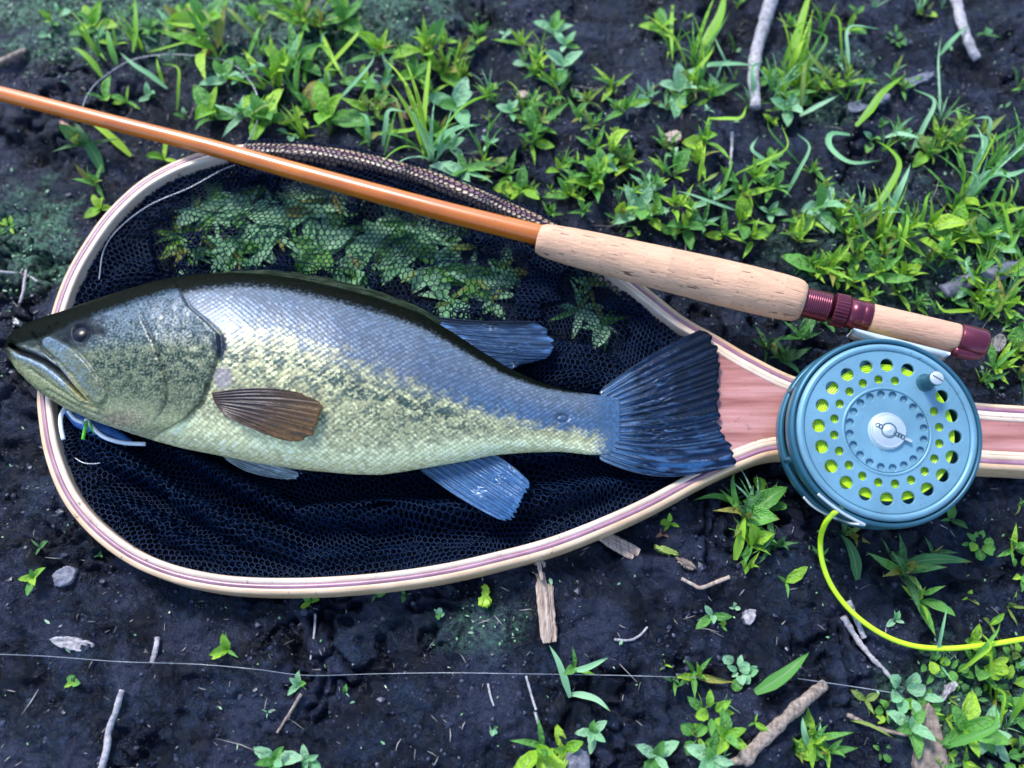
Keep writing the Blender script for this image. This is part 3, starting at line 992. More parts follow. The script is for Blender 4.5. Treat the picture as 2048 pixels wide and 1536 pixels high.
def build_body():
    Xs = np.concatenate([[12, 12.6, 14, 16], np.arange(18, 1240.1, 1.55)])
    NU = 330
    ph_top = np.linspace(-math.pi / 2, math.pi / 2, NU)
    ph_bot = np.linspace(math.pi / 2, 3 * math.pi / 2, 26)[1:-1]
    ph = np.concatenate([ph_top, ph_bot])
    zc, b = fish_axis(Xs)
    zc = gsm(zc, 12); b = np.where(Xs > 60, gsm(b, 10), b)
    T = px2w(Xs, np.interp(Xs, FX, FT), zc); B = px2w(Xs, np.interp(Xs, FX, FB), zc)
    C = (T + B) / 2; a = np.linalg.norm(T - B, axis=1) / 2 * 0.955; E = (T - B) / (np.linalg.norm(T - B, axis=1)[:, None] + 1e-9)
    sp, cp = np.sin(ph), np.cos(ph)
    # belly rounder, back a little keeled
    cz = np.sign(cp) * np.abs(cp) ** 0.92
    P = C[:, None] + E[:, None] * (a[:, None] * sp[None])[..., None] + np.array([0, 0, 1.0]) * (b[:, None] * cz[None])[..., None]
    nrm = E[:, None] * (sp[None] / a[:, None])[..., None] * 0.03 + np.array([0, 0, 1.0]) * (cz[None] / (b[:, None] + 0.002))[..., None] * 0.03
    nrm /= np.linalg.norm(nrm, axis=2)[..., None] + 1e-9
    PXX, PYY = w2px(P)
    Xg = PXX; Yg = PYY
    tp = np.interp(Xg, FX, FT); bt = np.interp(Xg, FX, FB)
    w = np.clip((bt - Yg) / (bt - tp + 1e-6), 0, 1)          # 0 belly, 1 back
    topside = (cp > -0.05)[None] * np.ones_like(Xg)
    # ---- opercle edge and other head marks
    op = np.array([(540, 335), (575, 352), (600, 366), (615, 374), (640, 405), (669, 434), (700, 437), (730, 427), (765, 415), (802, 402), (838, 366), (865, 320), (890, 285)], float)
    xo = np.interp(Yg, op[:, 0], op[:, 1])
    behind = smooth(0, 7, Xg - xo)
    # ---- scales
    pitch = 13.5 * (0.62 + 0.38 * np.clip((np.interp(Xs, FX, FB - FT)) / 400, 0.3, 1.0))
    s_al = np.concatenate([[0], np.cumsum(np.diff(Xs) / ((pitch[1:] + pitch[:-1]) / 2))])
    arc = np.concatenate([[0], np.cumsum(np.hypot(*np.diff(np.stack([sp[:NU] * 190, cp[:NU] * 105]), axis=1)))])
    arc -= arc[NU // 2]
    arc = np.concatenate([arc, arc[::-1][:24]])
    scl = np.interp(Xs, FX, FB - FT) / 400
    tt_ = arc[None] * scl[:, None] / (pitch[:, None] * 0.80)
    ss_ = s_al[:, None] + 0.12 * np.sin(tt_ * 0.35)
    ss_ = ss_ + 0.10 * fbm(Xg / 60, Yg / 60, 2, 2); tt_ = tt_ + 0.10 * fbm(Xg / 60 + 7, Yg / 60, 2, 3)
    best = np.full(ss_.shape, 9.0); bi = np.zeros_like(ss_); bds = np.zeros_like(ss_)
    row0 = np.floor(tt_ * 2)
    for dr in (-1, 0, 1, 2):
        row = row0 + dr
        offs = 0.5 * (row % 2)
        col = np.round(ss_ - offs)
        ds = ss_ - offs - col; dt = tt_ - row / 2
        d = np.hypot(ds, dt * 1.05)
        m = d < best
        best = np.where(m, d, best); bi = np.where(m, row * 1013 + col, bi); bds = np.where(m, ds, bds)
    srnd = _hash((bi % 100000).astype(np.int64), (bi * 0).astype(np.int64), 5) / 4294967296.0
    scale_h = (1 - smooth(0.1, 0.62, best)) * 0.6 + 0.5 * bds
    smask = behind * smooth(1235, 1190, Xg + 8 * fbm(Xg / 9, Yg / 9, 2, 66))
    disp = smask * scale_h * 0.00021 * (0.6 + 0.8 * srnd)
    # lateral line
    ll_y = np.interp(Xg, [430, 520, 640, 760, 880, 1000, 1230], [640, 640, 665, 705, 755, 800, 845])
    disp -= smask * np.exp(-((Yg - ll_y) / 2.2) ** 2) * 0.00006
    # ---- opercle: raised flap with an edge
    raise_ = 0.0016 * np.exp(-np.clip(xo - Xg, 0, 400) / 60.0) * (1 - behind) * smooth(545, 610, Yg) * smooth(890, 840, Yg)
    disp += raise_
    disp -= 0.0006 * np.exp(-((Xg - xo - 5) / 6.0) ** 2) * smooth(560, 620, Yg)
    pre = np.array([(600, 262), (620, 276), (642, 287), (693, 311), (757, 332), (796, 335), (825, 322), (850, 300)], float)
    xp = np.interp(Yg, pre[:, 0], pre[:, 1])
    pm = smooth(612, 650, Yg) * smooth(850, 810, Yg)
    disp -= pm * 0.0005 * np.exp(-((Xg - xp) / 5.0) ** 2)
    disp += pm * 0.0005 * np.exp(-np.clip(xp - Xg, 0, 200) / 22.0) * (Xg < xp)
    # ---- mouth
    mouth = [(20, 690), (39, 702), (62, 710), (88, 722), (110, 738), (128, 755), (150, 779), (172, 802)]
    dm, tm, sm = dist_poly(Xg, Yg, mouth)
    mw = np.interp(tm, [0, 0.15, 0.5, 0.8, 1], [3.0, 6.0, 5.5, 3.0, 1.5])
    mouthm = smooth(1.6, 0.5, dm / mw)
    disp -= mouthm * 0.0032
    lip = np.exp(-((dm - 11) / 5.0) ** 2) * (tm < 0.98)
    disp += lip * 0.0007
    # second crease between the upper lip and the maxilla
    cre = [(64, 668), (82, 690), (104, 716), (122, 744)]
    dc, tc_, _ = dist_poly(Xg, Yg, cre)
    disp -= np.exp(-(dc / 3.0) ** 2) * 0.0010
    # ---- maxilla plate
    mx = [(98, 688), (130, 708), (160, 738), (182, 768), (196, 790)]
    dx_, tx, sx = dist_poly(Xg, Yg, mx)
    hw = np.interp(tx, [0, 0.4, 1], [14, 18, 17])
    maxm = smooth(1.25, 0.75, dx_ / hw + 0.08 * fbm(Xg / 12, Yg / 12, 2, 141))
    disp += maxm * 0.0009
    disp -= np.exp(-((dx_ - hw - 4) / 4.2) ** 2) * 0.0004
    # cheek and snout relief
    head = 1 - behind
    disp += head * 0.00022 * fbm(Xg / 26, Yg / 26, 3, 51) * topside
    # eye socket
    ed = np.hypot(Xg - 163, Yg - 667)
    disp -= smooth(21, 12, ed) * 0.0010
    disp += np.exp(-((ed - 24) / 7.0) ** 2) * 0.00025
    # nostril
    for nx_, ny_ in ((112, 646), (96, 655)):
        disp -= np.exp(-(np.hypot(Xg - nx_, Yg - ny_) / 3.5) ** 2) * 0.0010
    # lower jaw creases
    for pl in ([(60, 738), (110, 775), (160, 805), (205, 822)], [(95, 780), (150, 812), (215, 838)], [(210, 800), (196, 815), (205, 838)]):
        dj, _, _ = dist_poly(Xg, Yg, pl)
        disp -= np.exp(-(dj / 3.0) ** 2) * 0.0006
    # small wound on the tail root
    dw = np.hypot((Xg - 1125) / 11, (Yg - 836) / 7)
    disp -= np.exp(-((dw - 1) / 0.35) ** 2) * 0.0006
    P = P + nrm * (disp * topside)[..., None]

    # ---- colour (albedo)
    n1 = fbm(Xg / 22, Yg / 16, 4, 101); n2 = fbm(Xg / 7, Yg / 6, 3, 111); n3 = fbm(Xg / 60, Yg / 40, 3, 121); n4 = fbm(Xg / 3.2, Yg / 3.2, 2, 131)
    C_ = lambda *c: np.array(c, float)[None, None]
    def mx_(A, B, t): return A * (1 - t[..., None]) + B * t[..., None]
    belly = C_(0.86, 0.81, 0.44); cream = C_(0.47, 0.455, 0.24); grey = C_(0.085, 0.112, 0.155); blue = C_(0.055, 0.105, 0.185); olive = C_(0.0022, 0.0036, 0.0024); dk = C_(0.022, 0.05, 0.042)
    col = np.broadcast_to(belly, Xg.shape + (3,)).copy()
    wb = np.interp(Xg, [0, 300, 430, 700, 900, 1050, 1240], [0.30, 0.20, 0.14, 0.10, 0.14, 0.16, 0.15])     # belly -> flank
    wl = np.interp(Xg, [0, 150, 300, 430, 560, 700, 850, 960, 1100, 1240], [0.66, 0.66, 0.64, 0.66, 0.68, 0.60, 0.50, 0.44, 0.36, 0.36])      # flank -> silver sides plus painted sky sheen
    jw = 0.05 * n1
    col = mx_(col, cream * (1 + 0.0 * n1[..., None]), smooth(wb - 0.05, wb + 0.12, w + jw))
    sky_sheen = smooth(wl - 0.09, wl + 0.09, w + jw * 1.4 + 0.05 * n2)
    # dark lateral blotches, sitting just under the painted sheen
    band = np.exp(-((w - (wl - 0.10)) / 0.13) ** 2) * smooth(1010, 860, Xg) * smooth(-0.45, 0.15, n3 + 0.25)
    bl = band * smooth(-0.30, 0.22, n1 + 0.9 * n2 + 0.6 * (srnd - 0.5))
    spk = smooth(0.05, 0.42, n2 + 0.5 * n1 + 0.6 * (srnd - 0.5) * smask) * smooth(wl + 0.02, wl - 0.12, w) * smooth(wb * 0.6, wb + 0.16, w) * smooth(1200, 1000, Xg)
    col = mx_(col, np.broadcast_to(C_(0.11, 0.135, 0.085), col.shape), np.clip(band * 0.5 * (0.7 + 0.8 * n1), 0, 1))
    col = mx_(col, dk * 1.3, np.clip(spk * 0.65, 0, 1))
    gre = mx_(np.broadcast_to(grey, col.shape), np.broadcast_to(blue, col.shape), np.clip(smooth(760, 1000, Xg) * smooth(0.80, 0.50, w) + 0.25 * smooth(0.1, 0.5, n3), 0, 1))  # slate turning blue tailwards: sky reflection put into the skin colour
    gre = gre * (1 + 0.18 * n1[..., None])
    col = mx_(col, gre, sky_sheen)
    col = mx_(col, dk, np.clip(bl * 0.95, 0, 1) * (1 - 0.5 * sky_sheen))
    # scale tint: pale centre, darker seams
    sc_c = (0.70 + 0.62 * (1 - smooth(0.08, 0.50, best)) * (0.4 + 1.2 * srnd) + 0.35 * (srnd - 0.5))
    col = np.where(smask[..., None] > 0, col * (1 + smask * (sc_c - 1) * np.where(sky_sheen > 0.5, 0.65, 0.85))[..., None], col)
    # back
    wk = np.interp(Xg, [0, 60, 150, 300, 500, 800, 1000, 1150, 1240], [0.54, 0.72, 0.885, 0.925, 0.950, 0.925, 0.905, 0.975, 1.04])
    col = mx_(col, np.broadcast_to(olive, col.shape) * (1 + 1.2 * np.clip(n2, 0, 1))[..., None], smooth(wk - 0.05, wk + 0.015, w + 0.02 * n2))
    # head colours, with a bluish wet sheen painted along the crown
    hd = head * topside
    headc = mx_(np.broadcast_to(C_(0.125, 0.14, 0.075), col.shape), np.broadcast_to(C_(0.060, 0.095, 0.135), col.shape), smooth(0.56, 0.70, w + 0.05 * n1))
    headc = mx_(headc, np.broadcast_to(C_(0.018, 0.036, 0.026), col.shape), smooth(-0.18, 0.30, n1 + 0.35 * n2 + 0.10) * np.exp(-((w - 0.50) / 0.17) ** 2) * smooth(150, 210, Xg) * 0.95)
    headc = mx_(headc, np.broadcast_to(C_(0.022, 0.045, 0.042), col.shape), smooth(0.1, 0.4, n2 + 0.3 * n1) * smooth(0.34, 0.5, w) * smooth(0.84, 0.66, w) * 0.6 * smooth(140, 200, Xg))
    headc = mx_(headc, np.broadcast_to(C_(0.24, 0.26, 0.13), col.shape), smooth(0.30, 0.16, w + 0.04 * n1))
    headc = mx_(headc, np.broadcast_to(C_(0.46, 0.45, 0.27), col.shape), smooth(0.14, 0.02, w + 0.03 * n1) * smooth(130, 240, Xg))
    headc = mx_(headc, np.broadcast_to(C_(0.42, 0.27, 0.21), col.shape), np.exp(-(np.hypot((Xg - 245) / 45, (Yg - 838) / 16)) ** 2) * 0.5)
    headc = mx_(headc, np.broadcast_to(C_(0.075, 0.12, 0.165), col.shape) * (1 + 0.6 * n1[..., None]), maxm * (0.60 - 0.55 * tx + 0.35 * n2 + 0.3 * n1).clip(0, 1))
    under = smooth(1.15, 0.95, dist_poly(Xg, Yg, [(142, 758), (165, 785), (182, 806)])[0] / 13)
    headc = mx_(headc, np.broadcast_to(C_(0.30, 0.28, 0.12), col.shape), under * (1 - maxm) * 0.8)
    # jaws: dark snout, green grey lower jaw, pale inner lip
    snout = smooth(185, 130, Xg + 60 * (0.62 - w)) * smooth(0.44, 0.62, w + 0.1 * n1)
    headc = mx_(headc, np.broadcast_to(C_(0.016, 0.024, 0.022), col.shape), np.clip(snout, 0, 1) * (1 - maxm))
    headc = mx_(headc, np.broadcast_to(C_(0.016, 0.02, 0.015), col.shape), smooth(34, 16, Xg) * 0.9)
    up_lip = np.exp(-((dm - 8) / 4.5) ** 2) * (sm < 0) * smooth(0.1, 0.25, tm) * smooth(0.9, 0.6, tm)
    lo_lip = np.exp(-((dm - 10) / 5.5) ** 2) * (sm > 0) * smooth(0.03, 0.15, tm) * smooth(0.85, 0.6, tm)
    headc = mx_(headc, np.broadcast_to(C_(0.15, 0.18, 0.22), col.shape), up_lip * 0.8)
    headc = mx_(headc, np.broadcast_to(C_(0.24, 0.32, 0.40), col.shape), lo_lip)
    headc = mx_(headc, np.broadcast_to(C_(0.006, 0.007, 0.010), col.shape), mouthm)
    headc = mx_(headc, np.broadcast_to(C_(0.02, 0.03, 0.04), col.shape), smooth(20, 15, ed))
    n5 = fbm(Xg / 5.0, Yg / 4.5, 3, 151)
    headc = mx_(headc, np.broadcast_to(C_(0.20, 0.25, 0.16), col.shape), smooth(0.15, 0.5, n5) * smooth(150, 210, Xg) * smooth(0.9, 0.7, w) * 0.6)
    headc = mx_(headc, np.broadcast_to(C_(0.012, 0.022, 0.018), col.shape), smooth(0.12, 0.45, -n5 + 0.4 * n1) * smooth(150, 210, Xg) * smooth(0.18, 0.35, w) * 0.7)
    headc = mx_(headc, np.broadcast_to(C_(0.008, 0.012, 0.018), col.shape), smooth(1.25, 0.6, np.hypot((Xg - 160) / 52, (Yg - 655) / 34) + 0.3 * n1) * (1 - maxm))
    headc = headc * (1 + 0.5 * n4[..., None] + 0.3 * n2[..., None])
    headc = mx_(headc, np.broadcast_to(olive, col.shape) * 1.1, smooth(wk - 0.02, wk + 0.03, w + 0.02 * n2))
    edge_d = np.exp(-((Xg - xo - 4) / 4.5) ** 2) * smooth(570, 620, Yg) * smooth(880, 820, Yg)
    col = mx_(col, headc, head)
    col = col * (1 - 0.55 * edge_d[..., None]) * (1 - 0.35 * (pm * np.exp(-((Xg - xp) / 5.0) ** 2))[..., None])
    # opercle spot
    col = mx_(col, np.broadcast_to(C_(0.012, 0.02, 0.035), col.shape), smooth(1.3, 0.7, np.hypot((Xg - 442) / 13, (Yg - 690) / 26) + 0.3 * n2))
    # wound
    col = mx_(col, np.broadcast_to(C_(0.02, 0.04, 0.09), col.shape), np.exp(-((dw - 1) / 0.3) ** 2) * 0.9)
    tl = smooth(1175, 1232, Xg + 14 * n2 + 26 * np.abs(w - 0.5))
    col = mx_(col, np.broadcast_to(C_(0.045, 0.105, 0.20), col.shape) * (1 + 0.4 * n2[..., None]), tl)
    # pectoral root: pinkish grey
    col = mx_(col, np.broadcast_to(C_(0.24, 0.20, 0.24), col.shape), smooth(1.2, 0.6, np.hypot((Xg - 446) / 20, (Yg - 756) / 24)) * 0.7)
    col = np.clip(col, 0.0012, 0.9)
    metal = np.clip(0.10 + 0.14 * sky_sheen + 0.10 * (1 - sky_sheen), 0, 0.6) * (1 - smooth(wk - 0.03, wk, w)) * (1 - 0.55 * head)
    metal = metal * np.clip(col.mean(-1) / 0.11, 0.10, 1)
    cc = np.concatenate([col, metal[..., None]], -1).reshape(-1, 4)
    nu = len(ph)
    F = [grid_faces(len(Xs), nu, True)]
    V = P.reshape(-1, 3)
    # close both ends
    V = np.vstack([V, P[0].mean(0), P[-1].mean(0)])
    cc = np.vstack([cc, cc[0], cc[-1]])
    i = np.arange(nu); j = (i + 1) % nu; m = len(Xs) * nu
    F.append(np.stack([j, i, np.full(nu, m)], -1)); F.append(np.stack([(len(Xs) - 1) * nu + i, (len(Xs) - 1) * nu + j, np.full(nu, m + 1)], -1))
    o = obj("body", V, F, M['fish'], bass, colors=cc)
    return P, Xg, Yg, topside > 0.5


BP, BX, BY, BTOP = build_body()
bt_idx = np.where(BTOP.ravel())[0]
_bx = BX.ravel()[bt_idx]; _by = BY.ravel()[bt_idx]; _bp = BP.reshape(-1, 3)[bt_idx]


def body_at(x, y):
    d = (_bx - x) ** 2 + (_by - y) ** 2
    return _bp[np.argmin(d)]


# eye
ec = body_at(163, 666) - np.array([0, 0, 0.0003])
v, f = lathe([(0.0018 * math.sin(t) - 0.0004, 0.0041 * math.cos(t)) for t in np.linspace(-0.4, math.pi / 2 - 0.01, 10)], 28, ec, (0.05, 0.1, 1))
eye = obj("eye", v, f, M['eye'], bass)
v, f = lathe([(0.0020 * math.sin(t) - 0.0004, 0.0043 * math.cos(t)) for t in np.linspace(0.95, math.pi / 2 - 0.01, 6)], 24, ec, (0.05, 0.1, 1))
obj("pupil", v, f, M['pupil'], eye)


def fin(name, base, tip, zb, zt, nray, col_fn, ray_mat, ragged=3.0, corr=0.00045, thick=0.0004, side_bulge=(0, 0), seed=0, on_body=False, ray_r=0.00034, ray_len=0.97):
    """a fin spread between a base line and a tip line (px), rays as pieces of their own"""
    r = np.random.default_rng(seed)
    NUf = nray * 10 + 1; NV = 46
    b = catmull(base, NUf); t = catmull(tip, NUf)
    u = np.linspace(0, 1, NUf)
    rag = 1 + (ragged / 100.0) * (np.abs(np.sin(u * nray * math.pi)) * 0.7 - 0.4) + 0.035 * fbm(u * 14, u * 0, 2, seed)
    v = np.linspace(0, 1, NV)
    G = b[:, None] + (t - b)[:, None] * (v[None] * rag[:, None])[..., None]
    # gentle sideways bow of the rays
    dirn = t - b; perp = np.stack([-dirn[:, 1], dirn[:, 0]], -1)
    bow = side_bulge[0] * (1 - u) + side_bulge[1] * u
    G += perp[:, None] * (bow[:, None] * (4 * v * (1 - v))[None])[..., None]
    Z = zb + (zt - zb) * v[None] + 0 * u[:, None]
    if on_body:
        ref = np.array([body_at(*p) for p in G[::6, ::5].reshape(-1, 2)]).reshape(len(range(0, NUf, 6)), -1, 3)[..., 2]
        zi = np.array([np.interp(np.arange(NV), np.arange(0, NV, 5)[:ref.shape[1]], rr) for rr in ref])
        zi = np.array([np.interp(np.arange(NUf), np.arange(0, NUf, 6), zi[:, k]) for k in range(NV)]).T
        Z = zi + zb + (zt - zb) * v[None]
    W = px2w(G[..., 0], G[..., 1], Z)
    ur = u + 0.012 * np.sin(u * 23 + seed)
    ph_ = (ur * nray * 2 * math.pi)[:, None] * (1 + smooth(0.45, 0.6, v)[None] * (np.sin(u * 17 + seed) > 0)[:, None])
    cor = corr * 0.7 * np.cos(ph_) * smooth(0, 0.15, v)[None] + 0.0005 * fbm(u[:, None] * 3 + 0 * v, v[None] * 2 + 0 * u[:, None], 2, seed + 3)
    W[..., 2] += cor
    Vt = W.reshape(-1, 3); Vb = Vt - [0, 0, thick]
    fg = grid_faces(NUf, NV); n = NUf * NV
    rim = np.concatenate([np.arange(NV), np.arange(1, NUf) * NV + NV - 1, (NUf - 1) * NV + np.arange(NV - 2, -1, -1), np.arange(NUf - 2, 0, -1) * NV])
    sd = np.stack([rim, np.roll(rim, -1), np.roll(rim, -1) + n, rim + n], -1)
    col = col_fn(u[:, None] + 0 * v[None], v[None] + 0 * u[:, None], G[..., 0], G[..., 1], nray)
    col[..., 3] *= np.clip(col[..., :3].mean(-1) / 0.07, 0.12, 1)
    col = col.reshape(-1, 4)
    o = obj(name, np.vstack([Vt, Vb]), [fg, fg[:, ::-1] + n, sd[:, ::-1]], M['fin'], bass, colors=np.vstack([col, col]))
    for k in range(nray + 1):
        i = min(k * 10, NUf - 1)
        if k == nray: i = NUf - 1
        m = int(NV * ray_len)
        pts = W[i, :m:3].copy(); pts[:, 2] += 0.00005
        rad = ray_r * np.interp(np.linspace(0, 1, len(pts)), [0, 0.5, 1], [1.0, 0.6, 0.2])
        v_, f_ = tube(pts, rad, 6)
        obj("fin_ray", v_, f_, ray_mat, o)
    return o


def streak_col(base, bright, dark_fn=None, metal=0.15, seedn=0, root=None):
    base = np.array(base); bright = np.array(bright)
    def fn(u, v, gx_, gy_, nray):
        ph = np.cos(u * nray * 2 * math.pi)
        n = fbm(u * nray * 1.3, v * 5, 3, 200 + seedn)
        s = smooth(-0.15, 0.45, n + 0.12 * ph)
        c = base * (1 - s[..., None]) + bright * s[..., None]
        if dark_fn is not None:
            dk = dark_fn(u, v, n)
            c = c * (1 - dk[..., None]) + np.array([0.0025, 0.006, 0.014]) * dk[..., None]
        if root is not None:
            rt = smooth(0.30, 0.10, v + 0.18 * n)
            c = c * (1 - rt[..., None]) + np.array(root) * rt[..., None]
        return np.concatenate([np.clip(c, 0.003, 0.9), np.full(u.shape + (1,), metal)], -1)
    return fn


# tail: the bright blue streaks paint sky reflections on the wet membrane
fin("tail_fin", [(1200, 782), (1200, 815), (1198, 860), (1198, 898), (1200, 919)], [(1402, 658), (1430, 685), (1437, 745), (1436, 800), (1438, 850), (1452, 880), (1465, 905), (1466, 930), (1425, 940)],
    0.0200, 0.0186, 17, streak_col((0.002, 0.011, 0.034), (0.016, 0.090, 0.235), lambda u, v, n: np.clip(smooth(0.50, 0.92, v + 0.55 * n) * smooth(0.66, 0.40, u) + 0.9 * smooth(0.05, 0.30, n) * smooth(0.15, 0.35, v) * smooth(0.95, 0.6, u), 0, 1) * 0.97, 0.15, 1, root=(0.045, 0.105, 0.20)),
    M['fin_ray'], ragged=2.5, corr=0.00040, side_bulge=(-0.03, 0.10), seed=3, ray_r=0.00030)
# second dorsal
fin("soft_dorsal_fin", [(836, 628), (880, 652), (920, 680), (960, 708), (1014, 742)], [(1062, 642), (1090, 655), (1100, 675), (1106, 696), (1092, 716), (1046, 729)],
    0.024, 0.015, 11, streak_col((0.008, 0.03, 0.075), (0.075, 0.18, 0.37), lambda u, v, n: np.clip(0.95 * smooth(0.22, 0.02, u) + 0.75 * smooth(0.05, 0.4, n) * smooth(0.05, 0.2, v) * smooth(0.98, 0.8, v), 0, 1), 0.25, 2), M['fin_ray'], ragged=3, seed=5, side_bulge=(0.03, 0.0), ray_r=0.00028)
# folded spiny dorsal: a dark ridge along the back
sx = np.array([395, 450, 520, 600, 680, 760, 830, 875])
fin("spiny_dorsal_fin", [(x, np.interp(x, FX, FT) + 6) for x in sx], [(x + 10, np.interp(x, FX, FT) - (3 + 9 * math.sin(math.pi * i / 7))) for i, x in enumerate(sx)],
    0.031, 0.027, 9, streak_col((0.010, 0.016, 0.010), (0.03, 0.045, 0.025), None, 0.0, 3), M['fin_ray'], ragged=14, seed=7)
# anal
fin("anal_fin", [(838, 938), (880, 930), (930, 922), (988, 908)], [(1002, 1041), (1022, 1036), (1034, 1016), (1046, 992), (1058, 972), (1056, 960)],
    0.0205, 0.0225, 10, streak_col((0.02, 0.085, 0.21), (0.06, 0.19, 0.41), lambda u, v, n: 0.50 * smooth(0.1, 0.5, n), 0.2, 4), M['fin_ray'], ragged=4, seed=9, side_bulge=(0.03, -0.03), ray_r=0.00022)
# pelvic
fin("pelvic_fin", [(436, 906), (446, 912), (452, 918)], [(596, 926), (605, 938), (598, 951), (578, 959), (530, 953)],
    0.013, 0.012, 6, streak_col((0.26, 0.32, 0.34), (0.50, 0.56, 0.60), lambda u, v, n: 0.4 * smooth(0.15, 0.4, n) * smooth(0.6, 0.2, v), 0.1, 5), M['fin_ray_pale'], ragged=2, seed=11, side_bulge=(-0.05, 0.06), ray_r=0.00030)


def pect_col(u, v, gx_, gy_, nray):
    n = fbm(u * nray * 1.2, v * 4, 3, 260)
    a = np.array([0.034, 0.030, 0.036]); b = np.array([0.13, 0.070, 0.025]); d = np.array([0.035, 0.03, 0.035])
    t = smooth(0.25, 0.95, v * 0.7 + u * 0.5 + 0.15 * n)
    c = a * (1 - t[..., None]) + b * t[..., None]
    s = smooth(0.0, 0.5, n)
    c = c * (1 - 0.55 * s[..., None]) + d * 0.55 * s[..., None]
    return np.concatenate([c, np.full(u.shape + (1,), 0.05)], -1)


fin("pectoral_fin", [(424, 786), (426, 796), (430, 806), (438, 818), (448, 828)], [(596, 784), (640, 806), (640, 828), (628, 858), (606, 878), (572, 881), (530, 868)],
    0.0006, 0.0030, 12, pect_col, M['fin_ray_brown'], ragged=1.5, corr=0.00022, on_body=True, seed=13, side_bulge=(-0.05, 0.03), ray_r=0.00022)

# ============================================================ fly rod
rod = thing("fly_rod", "orange fly rod with cork grip lying diagonally across the net", "fishing rod", tuple(px2w(1078, 477, 0.0)))


def zr(x):   # height of the rod axis
    return np.interp(x, [-420, 400, 1080, 1970], [0.0185, 0.0215, 0.0275, 0.0355])


def rod_pt(x, y):
    return px2w(x, y, zr(x))


shaft_px = [(-420, 82), (-140, 152), (0, 187), (205, 240), (410, 292), (651, 359), (900, 426), (1095, 474)]
sp_ = catmull([rod_pt(*p) for p in shaft_px], 90)
t_ = np.linspace(0, 1, 90)
rad = np.interp(t_, [0, 0.28, 0.56, 0.72, 0.88, 1], np.array([16.0, 17, 18.2, 20.0, 21.6, 22.6]) * 0.232e-3)
v, f = tube(sp_, rad, 28)
obj("shaft", v, f, M['rod'], rod)

A0 = rod_pt(1078, 478); A1 = rod_pt(1604, 609); AE = rod_pt(1968, 690)
ax = (AE - A0); LA = np.linalg.norm(ax); ax /= LA
LG = (A1 - A0) @ ax
nr = 12
gt = np.linspace(0, 1, 200)
gr = np.interp(gt, [0, 0.012, 0.035, 0.12, 0.25, 0.45, 0.65, 0.8, 0.92, 0.965, 0.985, 1.0], np.array([30, 34, 37.0, 40.5, 43, 46, 48.5, 49, 47.5, 45.5, 43, 37]) * 0.222e-3)
for k in range(nr):
    a, b = k / nr, (k + 1) / nr
    tl = np.linspace(a, b, 14)
    r_ = np.interp(tl, gt, gr)
    r_ = r_ + (random.Random(k).uniform(-0.00003, 0.00003) if 0 < k < nr - 1 else 0)
    prof = ([(0, 0.003), (0, 0.005)] if k == 0 else []) + [(t * LG, q) for t, q in zip(tl, r_)] + ([(LG, 0.005), (LG, 0.003)] if k == nr - 1 else [])
    v, f = lathe(prof, 40, A0, ax)
    obj("cork_ring", v, f, M['cork'], rod)


def on_axis(x, y):
    return (rod_pt(x, y) - A0) @ ax


s0 = on_axis(1610, 610); s1 = on_axis(1738, 640); s2 = on_axis(1914, 677); s3 = on_axis(1970, 690)
u_ = 0.234e-3
prof = [(s0 - 0.002, 0.004)]
for i in range(12):
    a = s0 - 0.001 + (s1 - s0) * 0.40 * i / 12; st = (s1 - s0) * 0.40 / 12
    prof += [(a, 29.5 * u_), (a + st * 0.7, 29.5 * u_), (a + st * 0.85, 28.7 * u_)]
v, f = lathe(prof + [(s0 + (s1 - s0) * 0.42, 0.004)], 40, A0, ax)
obj("threaded_barrel", v, f, M['seat_red'], rod)
c0, c1 = s0 + (s1 - s0) * 0.42, s0 + (s1 - s0) * 0.64
v, f = lathe([(c0, 0.004), (c0, 31 * u_), (c0 + 0.0004, 33 * u_), (c1 - 0.0004, 33 * u_), (c1, 31 * u_), (c1, 0.004)], 60, A0, ax)
cen = A0 + ax * ((c0 + c1) / 2)
# knurling
a_ = (np.arange(60) % 2) * 0.00022
V4 = v.reshape(6, 60, 3)
axp = A0 + ((V4 - A0) @ ax)[..., None] * ax
rv = V4 - axp
V4[1:5] = axp[1:5] + rv[1:5] * (1 - (a_ / 0.007))[None, :, None]
obj("locking_nut", V4.reshape(-1, 3), f, M['seat_red'], rod, smooth_shade=False)
prof = [(c1, 0.004), (c1, 29.5 * u_), (c1 + (s1 - c1) * 0.55, 30 * u_), (c1 + (s1 - c1) * 0.57, 29.4 * u_), (c1 + (s1 - c1) * 0.64, 29.4 * u_), (c1 + (s1 - c1) * 0.66, 30 * u_),
        (s1 - 0.0004, 30 * u_), (s1, 28 * u_), (s1, 0.004)]
v, f = lathe(prof, 40, A0, ax)
obj("hood", v, f, M['seat_red'], rod)
v, f = lathe([(s1, 0.003), (s1, 27 * u_), (s1 + 0.0006, 28.2 * u_), (s1 + (s2 - s1) * 0.5, 28.6 * u_), (s2 - 0.0012, 28.6 * u_), (s2 - 0.0002, 27.5 * u_), (s2, 0.003)], 40, A0, ax)
obj("cork_insert", v, f, M['cork_smooth'], rod)
v, f = lathe([(s2 + 0.0001, 0.003), (s2 + 0.0001, 29 * u_), (s2 + 0.0005, 30 * u_), (s3 - 0.0022, 30 * u_), (s3 - 0.0008, 28.6 * u_), (s3, 25 * u_), (s3 + 0.0001, 22 * u_), (s3 + 0.0001, 0.00001)], 40, A0, ax)
obj("butt_cap", v, f, M['seat_red'], rod)
